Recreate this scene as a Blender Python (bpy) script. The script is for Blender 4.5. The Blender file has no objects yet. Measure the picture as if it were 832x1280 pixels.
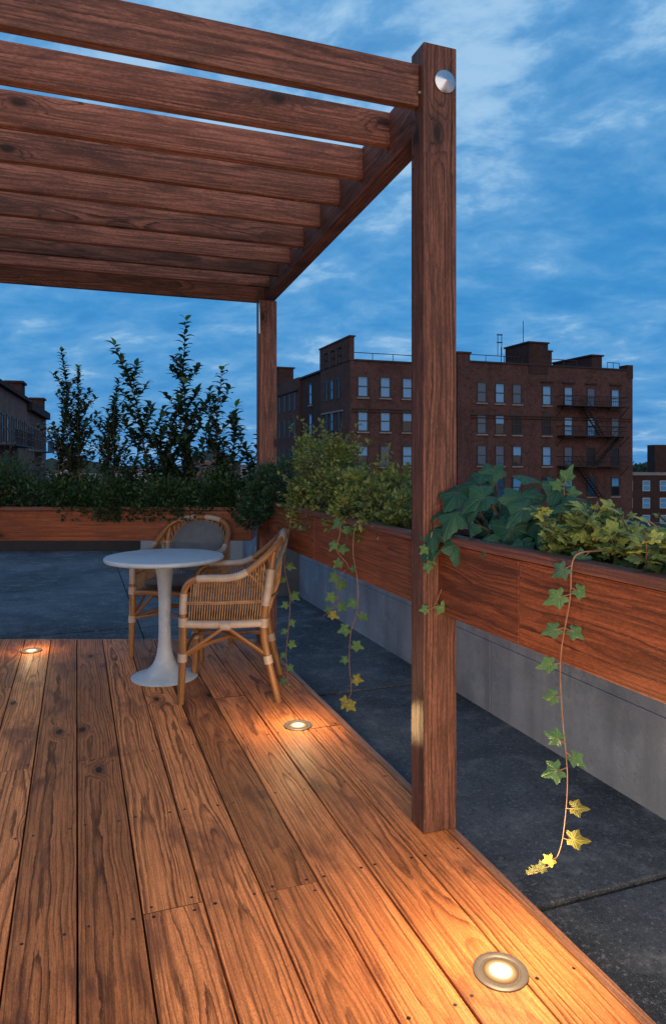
import bpy, math, random
import numpy as np
from mathutils import Vector, Matrix
random.seed(7); RNG = np.random.default_rng(7)
PI = math.pi; rad = math.radians
scene = bpy.context.scene
COL = scene.collection
YAW = rad(20.1); CY, SY = math.cos(YAW), math.sin(YAW)
EYE = 1.31

def at(right, ahead, z=0.0):
    """a spot measured from where one stands on the deck: metres to the right, metres ahead"""
    return Vector((CY*right + SY*ahead, -SY*right + CY*ahead, z))

# ------------------------------------------------------------------ tagging
def tag(o, label=None, cat=None, group=None, kind=None):
    if label: o['label'] = label
    if cat: o['category'] = cat
    if group: o['group'] = group
    if kind: o['kind'] = kind
    return o
def empty(name, loc=(0, 0, 0), rz=0.0, parent=None):
    o = bpy.data.objects.new(name, None); COL.objects.link(o)
    o.empty_display_size = .1
    o.location = loc; o.rotation_euler = (0, 0, rz)
    if parent: o.parent = parent
    return o
def copy_tree(o, parent=None):
    c = o.copy(); COL.objects.link(c)
    if parent: c.parent = parent
    for ch in list(o.children): copy_tree(ch, c)
    return c

# ------------------------------------------------------------------ mesh builder
class MB:
    def __init__(s):
        s.v = []; s.f = []; s.g = []; s.r = []; s.m = []; s.sm = []
    def add(s, vs, fs, gs=None, rnd=None, mat=0, smooth=False):
        """gs: one grain coordinate per vertex of every face (list of lists) or None"""
        b = len(s.v); s.v += [tuple(v) for v in vs]
        rnd = rnd or (0, 0, 0)
        for i, f in enumerate(fs):
            s.f.append([b+k for k in f])
            if gs is None: s.g += [tuple(vs[k]) for k in f]
            else: s.g += [tuple(gs[k]) for k in f]
            s.r += [rnd]*len(f); s.m.append(mat); s.sm.append(smooth)
    def box(s, c, size, mat=0, axes=None, long=None, rnd=None, top=True):
        c = Vector(c); hx, hy, hz = [a/2 for a in size]
        ax = axes or (Vector((1, 0, 0)), Vector((0, 1, 0)), Vector((0, 0, 1)))
        if rnd is None: rnd = (random.random(), random.random(), random.random())
        loc = [(x, y, z) for x in (-hx, hx) for y in (-hy, hy) for z in (-hz, hz)]
        vs = [c + ax[0]*x + ax[1]*y + ax[2]*z for x, y, z in loc]
        fs = [(0, 1, 3, 2), (4, 6, 7, 5), (0, 4, 5, 1), (2, 3, 7, 6), (0, 2, 6, 4), (1, 5, 7, 3)]
        gs = None
        if long is not None:            # grain runs along local axis "long"
            o = [0, 1, 2]; o.remove(long)
            oth = sorted(o, key=lambda k: -size[k])
            gs = [(l[long], l[oth[0]], l[oth[1]]) for l in loc]
        s.add(vs, fs, gs, rnd, mat)
    def beam(s, p0, p1, w, h, mat=0, up=Vector((0, 0, 1)), rnd=None):
        """board from p0 to p1; h measured along up, w sideways"""
        p0, p1 = Vector(p0), Vector(p1); d = p1-p0; L = d.length; d.normalize()
        side = d.cross(up).normalized(); u = side.cross(d).normalized()
        s.box((p0+p1)/2, (L, w, h), mat, (d, side, u), 0, rnd)
    def tube(s, pts, rads, n=8, mat=0, cap=True, rnd=None, closed=False):
        pts = [Vector(p) for p in pts]; N = len(pts)
        if not hasattr(rads, '__len__'): rads = [rads]*N
        vs = []; gs = []; L = 0
        prev = None
        for i, p in enumerate(pts):
            if closed: t = pts[(i+1) % N]-pts[i-1]
            else: t = pts[min(i+1, N-1)]-pts[max(i-1, 0)]
            t.normalize()
            if prev is None:
                a = Vector((0, 0, 1)) if abs(t.z) < .9 else Vector((1, 0, 0))
                nrm = (a - t*a.dot(t)).normalized()
            else:
                nrm = (prev - t*prev.dot(t)).normalized()
            prev = nrm; bi = t.cross(nrm)
            if i: L += (pts[i]-pts[i-1]).length
            for k in range(n):
                a = 2*PI*k/n
                vs.append(p + (nrm*math.cos(a)+bi*math.sin(a))*rads[i]); gs.append((L, a/(2*PI)*.1, .02))
        fs = []
        for i in range(N if closed else N-1):
            j = (i+1) % N
            for k in range(n):
                fs.append((i*n+k, i*n+(k+1) % n, j*n+(k+1) % n, j*n+k))
        if cap and not closed:
            fs.append(tuple(range(n))[::-1]); fs.append(tuple((N-1)*n+k for k in range(n)))
        s.add(vs, fs, gs, rnd or (random.random(), random.random(), random.random()), mat, True)
    def lathe(s, prof, n=48, c=(0, 0, 0), mat=0, axis=None):
        c = Vector(c); vs = []; fs = []
        if axis is None: ex, ey, ez = Vector((1, 0, 0)), Vector((0, 1, 0)), Vector((0, 0, 1))
        else:
            ez = Vector(axis).normalized(); ex = ez.orthogonal().normalized(); ey = ez.cross(ex)
        for (r, z) in prof:
            for k in range(n):
                a = 2*PI*k/n; vs.append(c+ex*(r*math.cos(a))+ey*(r*math.sin(a))+ez*z)
        for i in range(len(prof)-1):
            for k in range(n):
                fs.append((i*n+k, i*n+(k+1) % n, (i+1)*n+(k+1) % n, (i+1)*n+k))
        fs.append(tuple(range(n))[::-1]); fs.append(tuple((len(prof)-1)*n+k for k in range(n)))
        s.add(vs, fs, None, None, mat, True)
    def build(s, name, mats, parent=None, bevel=0, seg=2, loc=None):
        me = bpy.data.meshes.new(name); me.from_pydata(s.v, [], s.f)
        if not isinstance(mats, (list, tuple)): mats = [mats]
        for m in mats: me.materials.append(m)
        me.polygons.foreach_set('material_index', s.m)
        me.polygons.foreach_set('use_smooth', s.sm)
        a = me.attributes.new('g', 'FLOAT_VECTOR', 'CORNER'); a.data.foreach_set('vector', np.array(s.g, dtype=np.float32).ravel())
        a = me.attributes.new('rnd', 'FLOAT_VECTOR', 'CORNER'); a.data.foreach_set('vector', np.array(s.r, dtype=np.float32).ravel())
        me.update()
        o = bpy.data.objects.new(name, me); COL.objects.link(o)
        if parent: o.parent = parent
        if loc is not None: o.location = loc
        if bevel:
            b = o.modifiers.new('bevel', 'BEVEL'); b.width = bevel; b.segments = seg; b.limit_method = 'ANGLE'; b.harden_normals = False
        if any(s.sm):
            try: me.set_sharp_from_angle(angle=rad(40))
            except Exception: pass
        return o

def spline(pts, n=6):
    """Catmull-Rom through pts"""
    P = [Vector(p) for p in pts]; P = [P[0]*2-P[1]]+P+[P[-1]*2-P[-2]]; out = []
    for i in range(1, len(P)-2):
        for k in range(n):
            t = k/n; a, b, c, d = P[i-1], P[i], P[i+1], P[i+2]
            out.append(.5*((2*b)+(c-a)*t+(2*a-5*b+4*c-d)*t*t+(3*b-a-3*c+d)*t**3))
    out.append(P[-2]); return out

# ------------------------------------------------------------------ node helper
class NT:
    def __init__(s, nt): s.nt = nt; s.N = nt.nodes; s.L = nt.links
    def n(s, t, **kw):
        o = s.N.new(t)
        for k, v in kw.items(): setattr(o, k, v)
        return o
    def set(s, sock, v):
        if hasattr(v, 'is_output') or isinstance(v, bpy.types.NodeSocket): s.L.new(v, sock)
        else: sock.default_value = v
    def math(s, op, a, b=None, c=None, clamp=False):
        o = s.n('ShaderNodeMath', operation=op); o.use_clamp = clamp
        s.set(o.inputs[0], a)
        if b is not None: s.set(o.inputs[1], b)
        if c is not None: s.set(o.inputs[2], c)
        return o.outputs[0]
    def vmath(s, op, a, b=None):
        o = s.n('ShaderNodeVectorMath', operation=op); s.set(o.inputs[0], a)
        if b is not None: s.set(o.inputs[1], b)
        return o.outputs['Vector']
    def mix(s, f, a, b, blend='MIX'):
        o = s.n('ShaderNodeMix', data_type='RGBA', blend_type=blend); o.clamp_factor = True
        s.set(o.inputs[0], f); s.set(o.inputs[6], a if not isinstance(a, tuple) else (*a[:3], 1)); s.set(o.inputs[7], b if not isinstance(b, tuple) else (*b[:3], 1))
        return o.outputs[2]
    def noise(s, vec, scale, detail=3, rough=.5, dist=0, dim='3D', col=False):
        o = s.n('ShaderNodeTexNoise', noise_dimensions=dim); s.L.new(vec, o.inputs['Vector'])
        o.inputs['Scale'].default_value = scale; o.inputs['Detail'].default_value = detail
        o.inputs['Roughness'].default_value = rough; o.inputs['Distortion'].default_value = dist
        return o.outputs['Color' if col else 'Fac']
    def ramp(s, f, stops, interp='LINEAR'):
        o = s.n('ShaderNodeValToRGB'); s.set(o.inputs[0], f); cr = o.color_ramp; cr.interpolation = interp
        while len(cr.elements) < len(stops): cr.elements.new(.5)
        for e, (p, c) in zip(cr.elements, stops):
            e.position = p; e.color = (*c[:3], 1) if hasattr(c, '__len__') else (c, c, c, 1)
        return o.outputs[0]
    def sstep(s, f, a, b, lo=0., hi=1.):
        o = s.n('ShaderNodeMapRange', interpolation_type='SMOOTHSTEP'); s.set(o.inputs[0], f)
        o.inputs[1].default_value = a; o.inputs[2].default_value = b; o.inputs[3].default_value = lo; o.inputs[4].default_value = hi
        return o.outputs[0]
    def comb(s, x, y, z):
        o = s.n('ShaderNodeCombineXYZ'); s.set(o.inputs[0], x); s.set(o.inputs[1], y); s.set(o.inputs[2], z); return o.outputs[0]
    def sep(s, v):
        o = s.n('ShaderNodeSeparateXYZ'); s.L.new(v, o.inputs[0]); return o.outputs
    def attr(s, name):
        return s.n('ShaderNodeAttribute', attribute_name=name)
    def bump(s, h, strength, dist):
        o = s.n('ShaderNodeBump'); s.L.new(h, o.inputs['Height']); o.inputs['Strength'].default_value = strength; o.inputs['Distance'].default_value = dist
        return o.outputs[0]
def new_mat(name):
    m = bpy.data.materials.new(name); m.use_nodes = True; t = NT(m.node_tree); t.N.clear()
    out = t.n('ShaderNodeOutputMaterial'); p = t.n('ShaderNodeBsdfPrincipled'); t.L.new(p.outputs[0], out.inputs[0])
    return m, t, p, out

# ------------------------------------------------------------------ materials
def wood(name, light, dark, stain, rings=95, rough=(.38, .6), contrast=1.0, knots=.35, blotch=.5, vary=.35, spec=.45, grey=0.0, fs=240., fd=.6):
    m, t, p, out = new_mat(name)
    g = t.attr('g').outputs['Vector']; r = t.attr('rnd').outputs['Vector']
    gx, gy, gz = t.sep(g); rx, ry, rz = t.sep(r)
    off = t.vmath('SCALE', r); off.node.inputs[3].default_value = 37.0
    sx = t.vmath('ADD', g, off)
    ox, oy, oz = t.sep(sx)
    low = t.comb(t.math('MULTIPLY', ox, 1.0), t.math('MULTIPLY', oy, 3.5), t.math('MULTIPLY', oz, 3.5))
    n1 = t.math('SUBTRACT', t.noise(low, 1.3, 2, .5), .5)
    mid = t.comb(t.math('MULTIPLY', ox, 2.6), t.math('MULTIPLY', oy, 16), t.math('MULTIPLY', oz, 16))
    n2 = t.math('SUBTRACT', t.noise(mid, 1.4, 3, .55), .5)
    # knots: sparse cells that bend the rings round them
    kv = t.n('ShaderNodeTexVoronoi', voronoi_dimensions='2D'); t.L.new(t.comb(t.math('MULTIPLY', ox, 2.3), t.math('MULTIPLY', t.math('ADD', oy, oz), 5.0), 0.0), kv.inputs['Vector']); kv.inputs['Scale'].default_value = 1.0
    kd = kv.outputs['Distance']; kc = t.sep(kv.outputs['Color'])[0]
    on = t.math('LESS_THAN', kc, knots)
    kn = t.math('MULTIPLY', on, t.sstep(kd, .0, .32, 1, 0))
    core = t.math('MULTIPLY', on, t.sstep(kd, .045, .115, 1, 0))
    v0 = t.math('MULTIPLY', t.math('SUBTRACT', rx, .5), .15)
    w0 = t.math('ADD', t.math('MULTIPLY', ry, .10), .022)
    dy = t.math('ADD', t.math('SUBTRACT', gy, v0), t.math('MULTIPLY', n1, .055))
    dz = t.math('ADD', t.math('ADD', gz, w0), t.math('MULTIPLY', n1, .07))
    rr = t.math('SQRT', t.math('ADD', t.math('MULTIPLY', dy, dy), t.math('MULTIPLY', dz, dz)))
    rr = t.math('ADD', rr, t.math('MULTIPLY', gx, .006))
    ph = t.math('MULTIPLY', rr, t.math('MULTIPLY', t.math('ADD', t.math('MULTIPLY', ry, .75), .62), rings))
    rag = t.math('SUBTRACT', t.noise(t.comb(t.math('MULTIPLY', ox, 14), t.math('MULTIPLY', oy, 170), t.math('MULTIPLY', oz, 170)), 1.0, 3, .65), .5)
    wid = t.math('SUBTRACT', t.noise(t.comb(t.math('MULTIPLY', ph, .33), rx, 0.0), 1.0, 2, .6, dim='2D'), .5)
    ph = t.math('ADD', ph, t.math('MULTIPLY', n2, .75)); ph = t.math('ADD', ph, t.math('MULTIPLY', wid, 2.6)); ph = t.math('ADD', ph, t.math('MULTIPLY', rag, .55)); ph = t.math('ADD', ph, t.math('MULTIPLY', kn, 3.2))
    fr = t.math('FRACT', ph)
    wn = t.n('ShaderNodeTexWhiteNoise', noise_dimensions='2D'); t.L.new(t.comb(t.math('FLOOR', ph), rx, 0.0), wn.inputs['Vector'])
    rid = t.math('ADD', t.math('MULTIPLY', wn.outputs['Value'], .80), .45)
    late = t.ramp(fr, [(0, .10), (.05, 0), (.50, .06), (.76, .62), (.86, 1), (.95, 1), (1, .10)])
    fib = t.noise(t.comb(t.math('MULTIPLY', ox, 6), t.math('MULTIPLY', oy, fs), t.math('MULTIPLY', oz, fs)), 1.0, 3, .65)
    fib2 = t.noise(t.comb(t.math('MULTIPLY', ox, 3), t.math('MULTIPLY', oy, fs*.36), t.math('MULTIPLY', oz, fs*.36)), 1.0, 3, .6)
    # how strongly the late wood shows varies over the board
    pat = t.noise(t.comb(t.math('MULTIPLY', ox, 1.6), t.math('MULTIPLY', oy, 9), oz), 1.0, 3, .6)
    lw = t.math('MULTIPLY', t.math('MULTIPLY', late, rid), t.sstep(pat, .28, .58, .5*contrast, 1.1*contrast))
    lw = t.math('MULTIPLY', lw, t.sstep(fib, .2, .65, .75, 1.05), clamp=True)
    c = t.mix(lw, light, dark)
    c = t.mix(t.sstep(fib2, .44, .62, 0, fd), c, tuple(x*.40 for x in light))
    c = t.mix(t.sstep(t.noise(t.comb(t.math('MULTIPLY', ox, 1.1), t.math('MULTIPLY', oy, 46), t.math('MULTIPLY', oz, 46)), 1.0, 4, .6), .5, .68, 0, .5), c, tuple(x*.45 for x in light))
    c = t.mix(t.sstep(fib, .48, .62, 0, fd), c, tuple(x*.36 for x in light))
    c = t.mix(t.sstep(fib, .46, .34, 0, .30), c, tuple(min(.7, x*1.45) for x in light))
    bl = t.noise(t.comb(t.math('MULTIPLY', ox, 2.2), t.math('MULTIPLY', oy, 7.5), oz), 1.0, 5, .62, .6)
    c = t.mix(t.sstep(bl, .50, .68, 0, blotch), c, stain)
    scu = t.noise(t.comb(t.math('MULTIPLY', ox, 9), t.math('MULTIPLY', oy, 60), oz), 1.0, 4, .7, 1.5)
    c = t.mix(t.sstep(scu, .66, .74, 0, .28), c, tuple(min(.6, x*1.5+.05) for x in light))
    if grey: c = t.mix(t.sstep(fib, .45, .7, 0, grey), c, (.42, .30, .22))
    spk = t.noise(t.comb(t.math('MULTIPLY', ox, fs*.5), t.math('MULTIPLY', oy, fs*1.6), t.math('MULTIPLY', oz, fs*1.6)), 1.0, 3, .75)
    c = t.mix(t.sstep(spk, .48, .66, 0, .60), c, tuple(x*.30 for x in light)); c = t.mix(t.sstep(spk, .44, .30, 0, .40), c, tuple(min(.75, x*1.5) for x in light))
    pit = t.noise(t.comb(t.math('MULTIPLY', ox, 60), t.math('MULTIPLY', oy, 90), oz), 1.0, 4, .7)
    c = t.mix(t.sstep(pit, .60, .72, 0, .5), c, tuple(x*.35 for x in light))
    c = t.mix(t.math('MULTIPLY', core, .93), c, (.012, .006, .004))
    c = t.mix(t.math('MULTIPLY', t.math('SUBTRACT', kn, core, clamp=True), .55), c, dark)
    val = t.math('ADD', 1-vary, t.math('MULTIPLY', t.math('FRACT', t.math('MULTIPLY', t.math('ADD', rz, rx), 7.31)), 2*vary))
    hsv = t.n('ShaderNodeHueSaturation'); t.L.new(c, hsv.inputs['Color']); t.L.new(val, hsv.inputs['Value'])
    hsv.inputs['Saturation'].default_value = 1.0
    t.L.new(hsv.outputs[0], p.inputs['Base Color'])
    ro = t.math('ADD', rough[0], t.math('MULTIPLY', t.noise(t.comb(t.math('MULTIPLY', ox, 4), t.math('MULTIPLY', oy, 25), oz), 1.0, 4, .6), rough[1]-rough[0]))
    t.set(p.inputs['Roughness'], t.math('ADD', ro, t.math('MULTIPLY', lw, .08)))
    p.inputs['Specular IOR Level'].default_value = spec
    h = t.math('ADD', t.math('MULTIPLY', lw, .5), t.math('MULTIPLY', fib, .45)); h = t.math('ADD', h, t.math('MULTIPLY', fib2, .35))
    t.L.new(t.bump(h, .45, .0022), p.inputs['Normal'])
    return m

def simple(name, col, rough=.5, metal=0, spec=.5, noise=None, bump=None, var=None):
    """colour broken up by noise: var=(scale, other colour, amount); bump=(scale, strength, distance)"""
    m, t, p, out = new_mat(name)
    tc = t.n('ShaderNodeTexCoord').outputs['Object']
    if var:
        f = t.noise(tc, var[0], 5, .62)
        t.L.new(t.mix(t.sstep(f, .38, .64, 0, var[2]), col, var[1]), p.inputs['Base Color'])
    else: p.inputs['Base Color'].default_value = (*col, 1)
    p.inputs['Roughness'].default_value = rough; p.inputs['Metallic'].default_value = metal; p.inputs['Specular IOR Level'].default_value = spec
    if bump: t.L.new(t.bump(t.noise(tc, bump[0], 4, .6), bump[1], bump[2]), p.inputs['Normal'])
    return m

def concrete(name, base, dark, light, scale=1.0, rough=.8, speck=.3, spec=.3, seams=None, streak=0):
    m, t, p, out = new_mat(name)
    tc = t.n('ShaderNodeTexCoord').outputs['Object']
    big = t.noise(tc, .9*scale, 6, .62, .4); med = t.noise(tc, 6*scale, 6, .7); fine = t.noise(tc, 70*scale, 3, .65); grit = t.noise(tc, 260*scale, 2, .5)
    c = t.mix(t.sstep(big, .36, .66), dark, base)
    c = t.mix(t.sstep(med, .48, .72, 0, .55), c, light)
    c = t.mix(t.sstep(med, .30, .44, .5, 0), c, dark)
    c = t.mix(t.sstep(fine, .55, .72, 0, speck), c, light)
    c = t.mix(t.sstep(grit, .62, .74, 0, speck), c, tuple(min(1, x*2.2) for x in light))
    c = t.mix(t.sstep(fine, .42, .28, 0, speck*1.2), c, tuple(x*.35 for x in dark))
    x, y, z = t.sep(tc)
    if streak:
        st = t.noise(t.comb(t.math('MULTIPLY', t.math('ADD', x, y), 5), 0.0, t.math('MULTIPLY', z, .5)), 1.0, 4, .6)
        c = t.mix(t.sstep(st, .46, .66, 0, streak), c, dark)
    h = t.math('ADD', t.math('MULTIPLY', med, .6), t.math('MULTIPLY', fine, .5)); h = t.math('ADD', h, t.math('MULTIPLY', grit, .25))
    t.L.new(c, p.inputs['Base Color']); p.inputs['Specular IOR Level'].default_value = spec
    t.set(p.inputs['Roughness'], t.math('ADD', rough-.12, t.math('MULTIPLY', med, .3)))
    t.L.new(t.bump(h, .5, .006/scale), p.inputs['Normal'])
    return m

def brick(name, c1, c2, mortar, shade=1.0):
    m, t, p, out = new_mat(name)
    g = t.attr('g').outputs['Vector']          # u along the wall, v up
    b = t.n('ShaderNodeTexBrick'); t.L.new(g, b.inputs['Vector'])
    b.inputs['Color1'].default_value = (*c1, 1); b.inputs['Color2'].default_value = (*c2, 1); b.inputs['Mortar'].default_value = (*mortar, 1)
    b.inputs['Scale'].default_value = 1.0; b.inputs['Mortar Size'].default_value = .009; b.inputs['Brick Width'].default_value = .23; b.inputs['Row Height'].default_value = .085
    b.inputs['Bias'].default_value = -.1
    n = t.noise(g, .35, 6, .65); n2 = t.noise(g, 3.2, 7, .8)
    gx, gy, gz = t.sep(g)
    st = t.noise(t.comb(t.math('MULTIPLY', gx, 1.2), t.math('MULTIPLY', gy, .12), gz), 1.0, 5, .65)
    c = t.mix(t.sstep(n, .35, .68, 0, .55), b.outputs[0], tuple(x*.45 for x in c1))
    c = t.mix(t.sstep(n2, .48, .62, 0, .75), c, tuple(x*1.75 for x in c2))
    c = t.mix(t.sstep(t.noise(g, 2.2, 6, .75), .50, .64, 0, .7), c, tuple(x*.4 for x in c1))
    c = t.mix(t.sstep(st, .5, .72, 0, .5), c, (.02, .015, .014))
    t.L.new(c, p.inputs['Base Color']); p.inputs['Roughness'].default_value = .9; p.inputs['Specular IOR Level'].default_value = .2
    t.L.new(t.bump(t.math('ADD', b.outputs['Fac'], n2), -.4, .02), p.inputs['Normal'])
    return m

def leaf(name, c1, c2, back=None, rough=.45, trans=.25, veins=None, tip=None, spec=.4, mottle=.0):
    """c1..c2 by each leaf's own value; veins: colour of radiating veins; tip: colour of the oldest leaves"""
    m, t, p, out = new_mat(name)
    lv = t.attr('lv').outputs['Fac']; lu = t.attr('lu').outputs['Vector']
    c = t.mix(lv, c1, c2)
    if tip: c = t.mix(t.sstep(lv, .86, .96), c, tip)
    x, y, z = t.sep(lu)
    if mottle:
        c = t.mix(t.sstep(t.noise(t.vmath('ADD', lu, t.comb(t.math('MULTIPLY', lv, 50), 0.0, 0.0)), 3.2, 4, .6), .42, .66, 0, mottle), c, tuple(q*.45 for q in c1))
    if veins:
        # veins fan out from the leaf stalk at the origin of lu
        a = t.math('ARCTAN2', x, y); w = t.math('PINGPONG', t.math('ADD', a, 10*.62), .31)
        rr = t.math('SQRT', t.math('ADD', t.math('MULTIPLY', x, x), t.math('MULTIPLY', y, y)))
        d = t.math('MULTIPLY', w, rr)
        c = t.mix(t.sstep(d, .008, .028, .6, 0), c, veins)
        sec = t.math('PINGPONG', t.math('ADD', rr, t.math('MULTIPLY', w, -.9)), .07)
        t.L.new(t.bump(t.math('ADD', t.sstep(d, 0, .06), t.math('MULTIPLY', t.sstep(sec, 0, .05), .35)), .5, .004), p.inputs['Normal'])
        c = t.mix(t.sstep(sec, .0, .014, .3, 0), c, veins)
    t.L.new(c, p.inputs['Base Color']); p.inputs['Roughness'].default_value = rough; p.inputs['Specular IOR Level'].default_value = spec
    if trans:
        tr = t.n('ShaderNodeBsdfTranslucent'); t.L.new(c, tr.inputs['Color'])
        mx = t.n('ShaderNodeMixShader'); mx.inputs[0].default_value = trans
        t.L.new(p.outputs[0], mx.inputs[1]); t.L.new(tr.outputs[0], mx.inputs[2]); t.L.new(mx.outputs[0], out.inputs[0])
    return m

M = {}
M['deck'] = wood('deck_wood', (.62, .200, .066), (.060, .015, .007), (.090, .028, .016), rings=100, rough=(.46, .72), knots=.12, blotch=.72, vary=.48, contrast=1.1, spec=.22, fs=230., fd=.5)
M['edge'] = wood('edge_wood', (.40, .17, .085), (.14, .05, .025), (.16, .06, .03), rings=80, knots=.1, vary=.1)
M['frame'] = wood('pergola_wood', (.225, .092, .066), (.022, .009, .007), (.036, .016, .014), rings=95, rough=(.5, .75), fs=120., fd=.75, contrast=1.15, knots=.30, blotch=.75, vary=.48, spec=.3)
M['planter'] = wood('planter_wood', (.245, .068, .026), (.035, .009, .005), (.055, .015, .009), fs=170., fd=.6, rings=90, rough=(.42, .65), knots=.16, blotch=.4, vary=.16, spec=.35)
M['cap'] = wood('cap_wood', (.19, .070, .048), (.06, .022, .016), (.10, .04, .03), rings=80, rough=(.4, .6), knots=.1, vary=.1)
M['rattan'] = wood('rattan', (.30, .132, .048), (.16, .060, .022), (.17, .065, .028), rings=60, rough=(.35, .5), knots=.0, blotch=.35, vary=.12, contrast=.5)
M['wicker'] = simple('wicker', (.30, .155, .068), .55, var=(25, (.13, .058, .026), .7))
M['soil'] = simple('soil', (.02, .014, .010), .95, var=(20, (.05, .035, .025), .6), bump=(40, .8, .02))
M['stem'] = simple('stem', (.10, .055, .03), .7, var=(30, (.04, .03, .015), .6))
M['redstem'] = simple('red_stem', (.22, .10, .055), .6, var=(30, (.30, .17, .09), .6))
M['screw'] = simple('screw', (.012, .010, .010), .55, .3)
M['gap'] = simple('joist_dark', (.006, .005, .005), .9, var=(10, (.012, .010, .009), .5))
M['steel'] = simple('brushed_steel', (.42, .42, .44), .20, 1.0, var=(60, (.45, .45, .46), .5))
M['ring'] = simple('lamp_ring', (.105, .088, .084), .5, .3, var=(80, (.085, .072, .068), .5))
M['table'] = concrete('terrazzo', (.40, .45, .52), (.33, .37, .44), (.48, .53, .60), 3.0, .42, .35, .5)
M['roof'] = concrete('paving', (.066, .075, .092), (.022, .027, .038), (.17, .175, .195), 1.0, .82, .75, .25)
M['roofdark'] = concrete('seam', (.010, .010, .012), (.006, .006, .007), (.02, .02, .02), 1.0, .9, .2)
M['parapet'] = concrete('parapet_concrete', (.28, .30, .355), (.155, .17, .205), (.37, .39, .44), .8, .85, .25, .2, streak=.55)
M['metal_dark'] = simple('dark_metal', (.012, .011, .012), .6, .2, var=(8, (.03, .016, .012), .5))
M['brick'] = brick('red_brick', (.098, .042, .036), (.070, .031, .028), (.085, .062, .056))
M['brickd'] = brick('dark_brick', (.055, .026, .024), (.040, .020, .019), (.045, .034, .031))
M['brickl'] = brick('old_brick', (.23, .115, .09), (.17, .085, .068), (.17, .13, .115))
M['stone'] = simple('sill_stone', (.20, .18, .175), .85, var=(3, (.15, .12, .11), .6))
M['frame_dark'] = simple('window_frame', (.014, .013, .015), .5)
M['white_trim'] = simple('white_trim', (.38, .40, .42), .6)
M['asphalt'] = concrete('asphalt', (.05, .05, .052), (.035, .035, .037), (.07, .07, .07), .2)
M['greywall'] = simple('grey_render', (.25, .26, .28), .85, var=(.3, (.18, .19, .20), .6))
M['hill'] = simple('far_trees', (.035, .06, .055), .95, var=(.15, (.02, .035, .035), .7))

def fabric(name, c, c2):
    m, t, p, out = new_mat(name)
    tc = t.n('ShaderNodeTexCoord').outputs['Object']
    x, y, z = t.sep(tc)
    wv = t.math('MULTIPLY', t.math('SINE', t.math('MULTIPLY', t.math('ADD', y, x), 1400)), t.math('SINE', t.math('MULTIPLY', t.math('SUBTRACT', z, x), 1400)))
    t.L.new(t.mix(t.math('MULTIPLY', t.sstep(t.noise(tc, 14, 4, .6), .35, .65), .6), c, c2), p.inputs['Base Color'])
    p.inputs['Roughness'].default_value = .95; p.inputs['Specular IOR Level'].default_value = .15
    p.inputs['Sheen Weight'].default_value = .25
    t.L.new(t.bump(t.math('ADD', wv, t.noise(tc, 300, 2, .5)), .3, .001), p.inputs['Normal'])
    return m
M['cushion'] = fabric('cushion_fabric', (.022, .015, .013), (.040, .028, .024))
M['backcush'] = fabric('back_fabric', (.105, .115, .135), (.075, .082, .10))

def wrap_mat(name, a, b):
    m, t, p, out = new_mat(name)
    g = t.attr('g').outputs['Vector']; x, y, z = t.sep(g)
    s_ = t.math('PINGPONG', t.math('ADD', x, t.math('MULTIPLY', y, .05)), .0028)
    c = t.mix(t.sstep(t.noise(g, 18, 3, .6), .3, .7), a, b)
    c = t.mix(t.sstep(s_, .0, .0011, .75, 0), c, tuple(q*.3 for q in a))
    t.L.new(c, p.inputs['Base Color']); p.inputs['Roughness'].default_value = .5
    t.L.new(t.bump(t.sstep(s_, 0, .002), .5, .001), p.inputs['Normal'])
    return m
M['wrap'] = wrap_mat('rattan_binding', (.42, .34, .29), (.35, .26, .21))

def pane_mat(name, sky, sky_curtain, amount, dark_from=None):
    m, t, p, out = new_mat(name)
    g = t.attr('g').outputs['Vector']; r = t.attr('rnd').outputs['Vector']; rx = t.sep(r)[0]
    x, y, z = t.sep(g)       # x,y 0..1 over the pane
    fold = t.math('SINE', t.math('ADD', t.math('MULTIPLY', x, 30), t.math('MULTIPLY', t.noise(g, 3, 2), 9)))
    c = t.mix(t.math('MULTIPLY', t.math('ADD', fold, 1.0), .2), sky_curtain, tuple(q*.5 for q in sky_curtain))
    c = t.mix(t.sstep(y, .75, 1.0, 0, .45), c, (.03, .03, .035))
    if dark_from is not None:
        c = t.mix(t.sstep(y, dark_from-.02, dark_from+.02, 1, 0), c, (.006, .006, .008))
    c = t.mix(1-amount, c, (.012, .014, .018))
    t.L.new(c, p.inputs['Base Color']); p.inputs['Roughness'].default_value = .06; p.inputs['Specular IOR Level'].default_value = .5
    p.inputs['Coat Weight'].default_value = .4
    if amount < 1: p.inputs['Specular IOR Level'].default_value = .12; p.inputs['Coat Weight'].default_value = 0; p.inputs['Roughness'].default_value = .3
    t.L.new(t.bump(t.noise(t.vmath('ADD', g, t.vmath('SCALE', r)), 1.5, 2), .08, .1), p.inputs['Normal'])
    return m
M['pane_sky_curtain'] = pane_mat('sky_curtain_glass', None, (.085, .28, .52), 1.0)  # blue of the reflected sky is painted into the curtain colour
M['pane_half'] = pane_mat('sky_half_blind_glass', None, (.085, .28, .52), 1.0, .48)  # same painted sky blue over the upper part, dark below
M['pane_dim'] = pane_mat('dim_glass', None, (.02, .065, .13), 1.0)  # weaker painted sky blue
M['pane_dark'] = pane_mat('dark_glass', None, (.10, .10, .12), .15)

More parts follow.
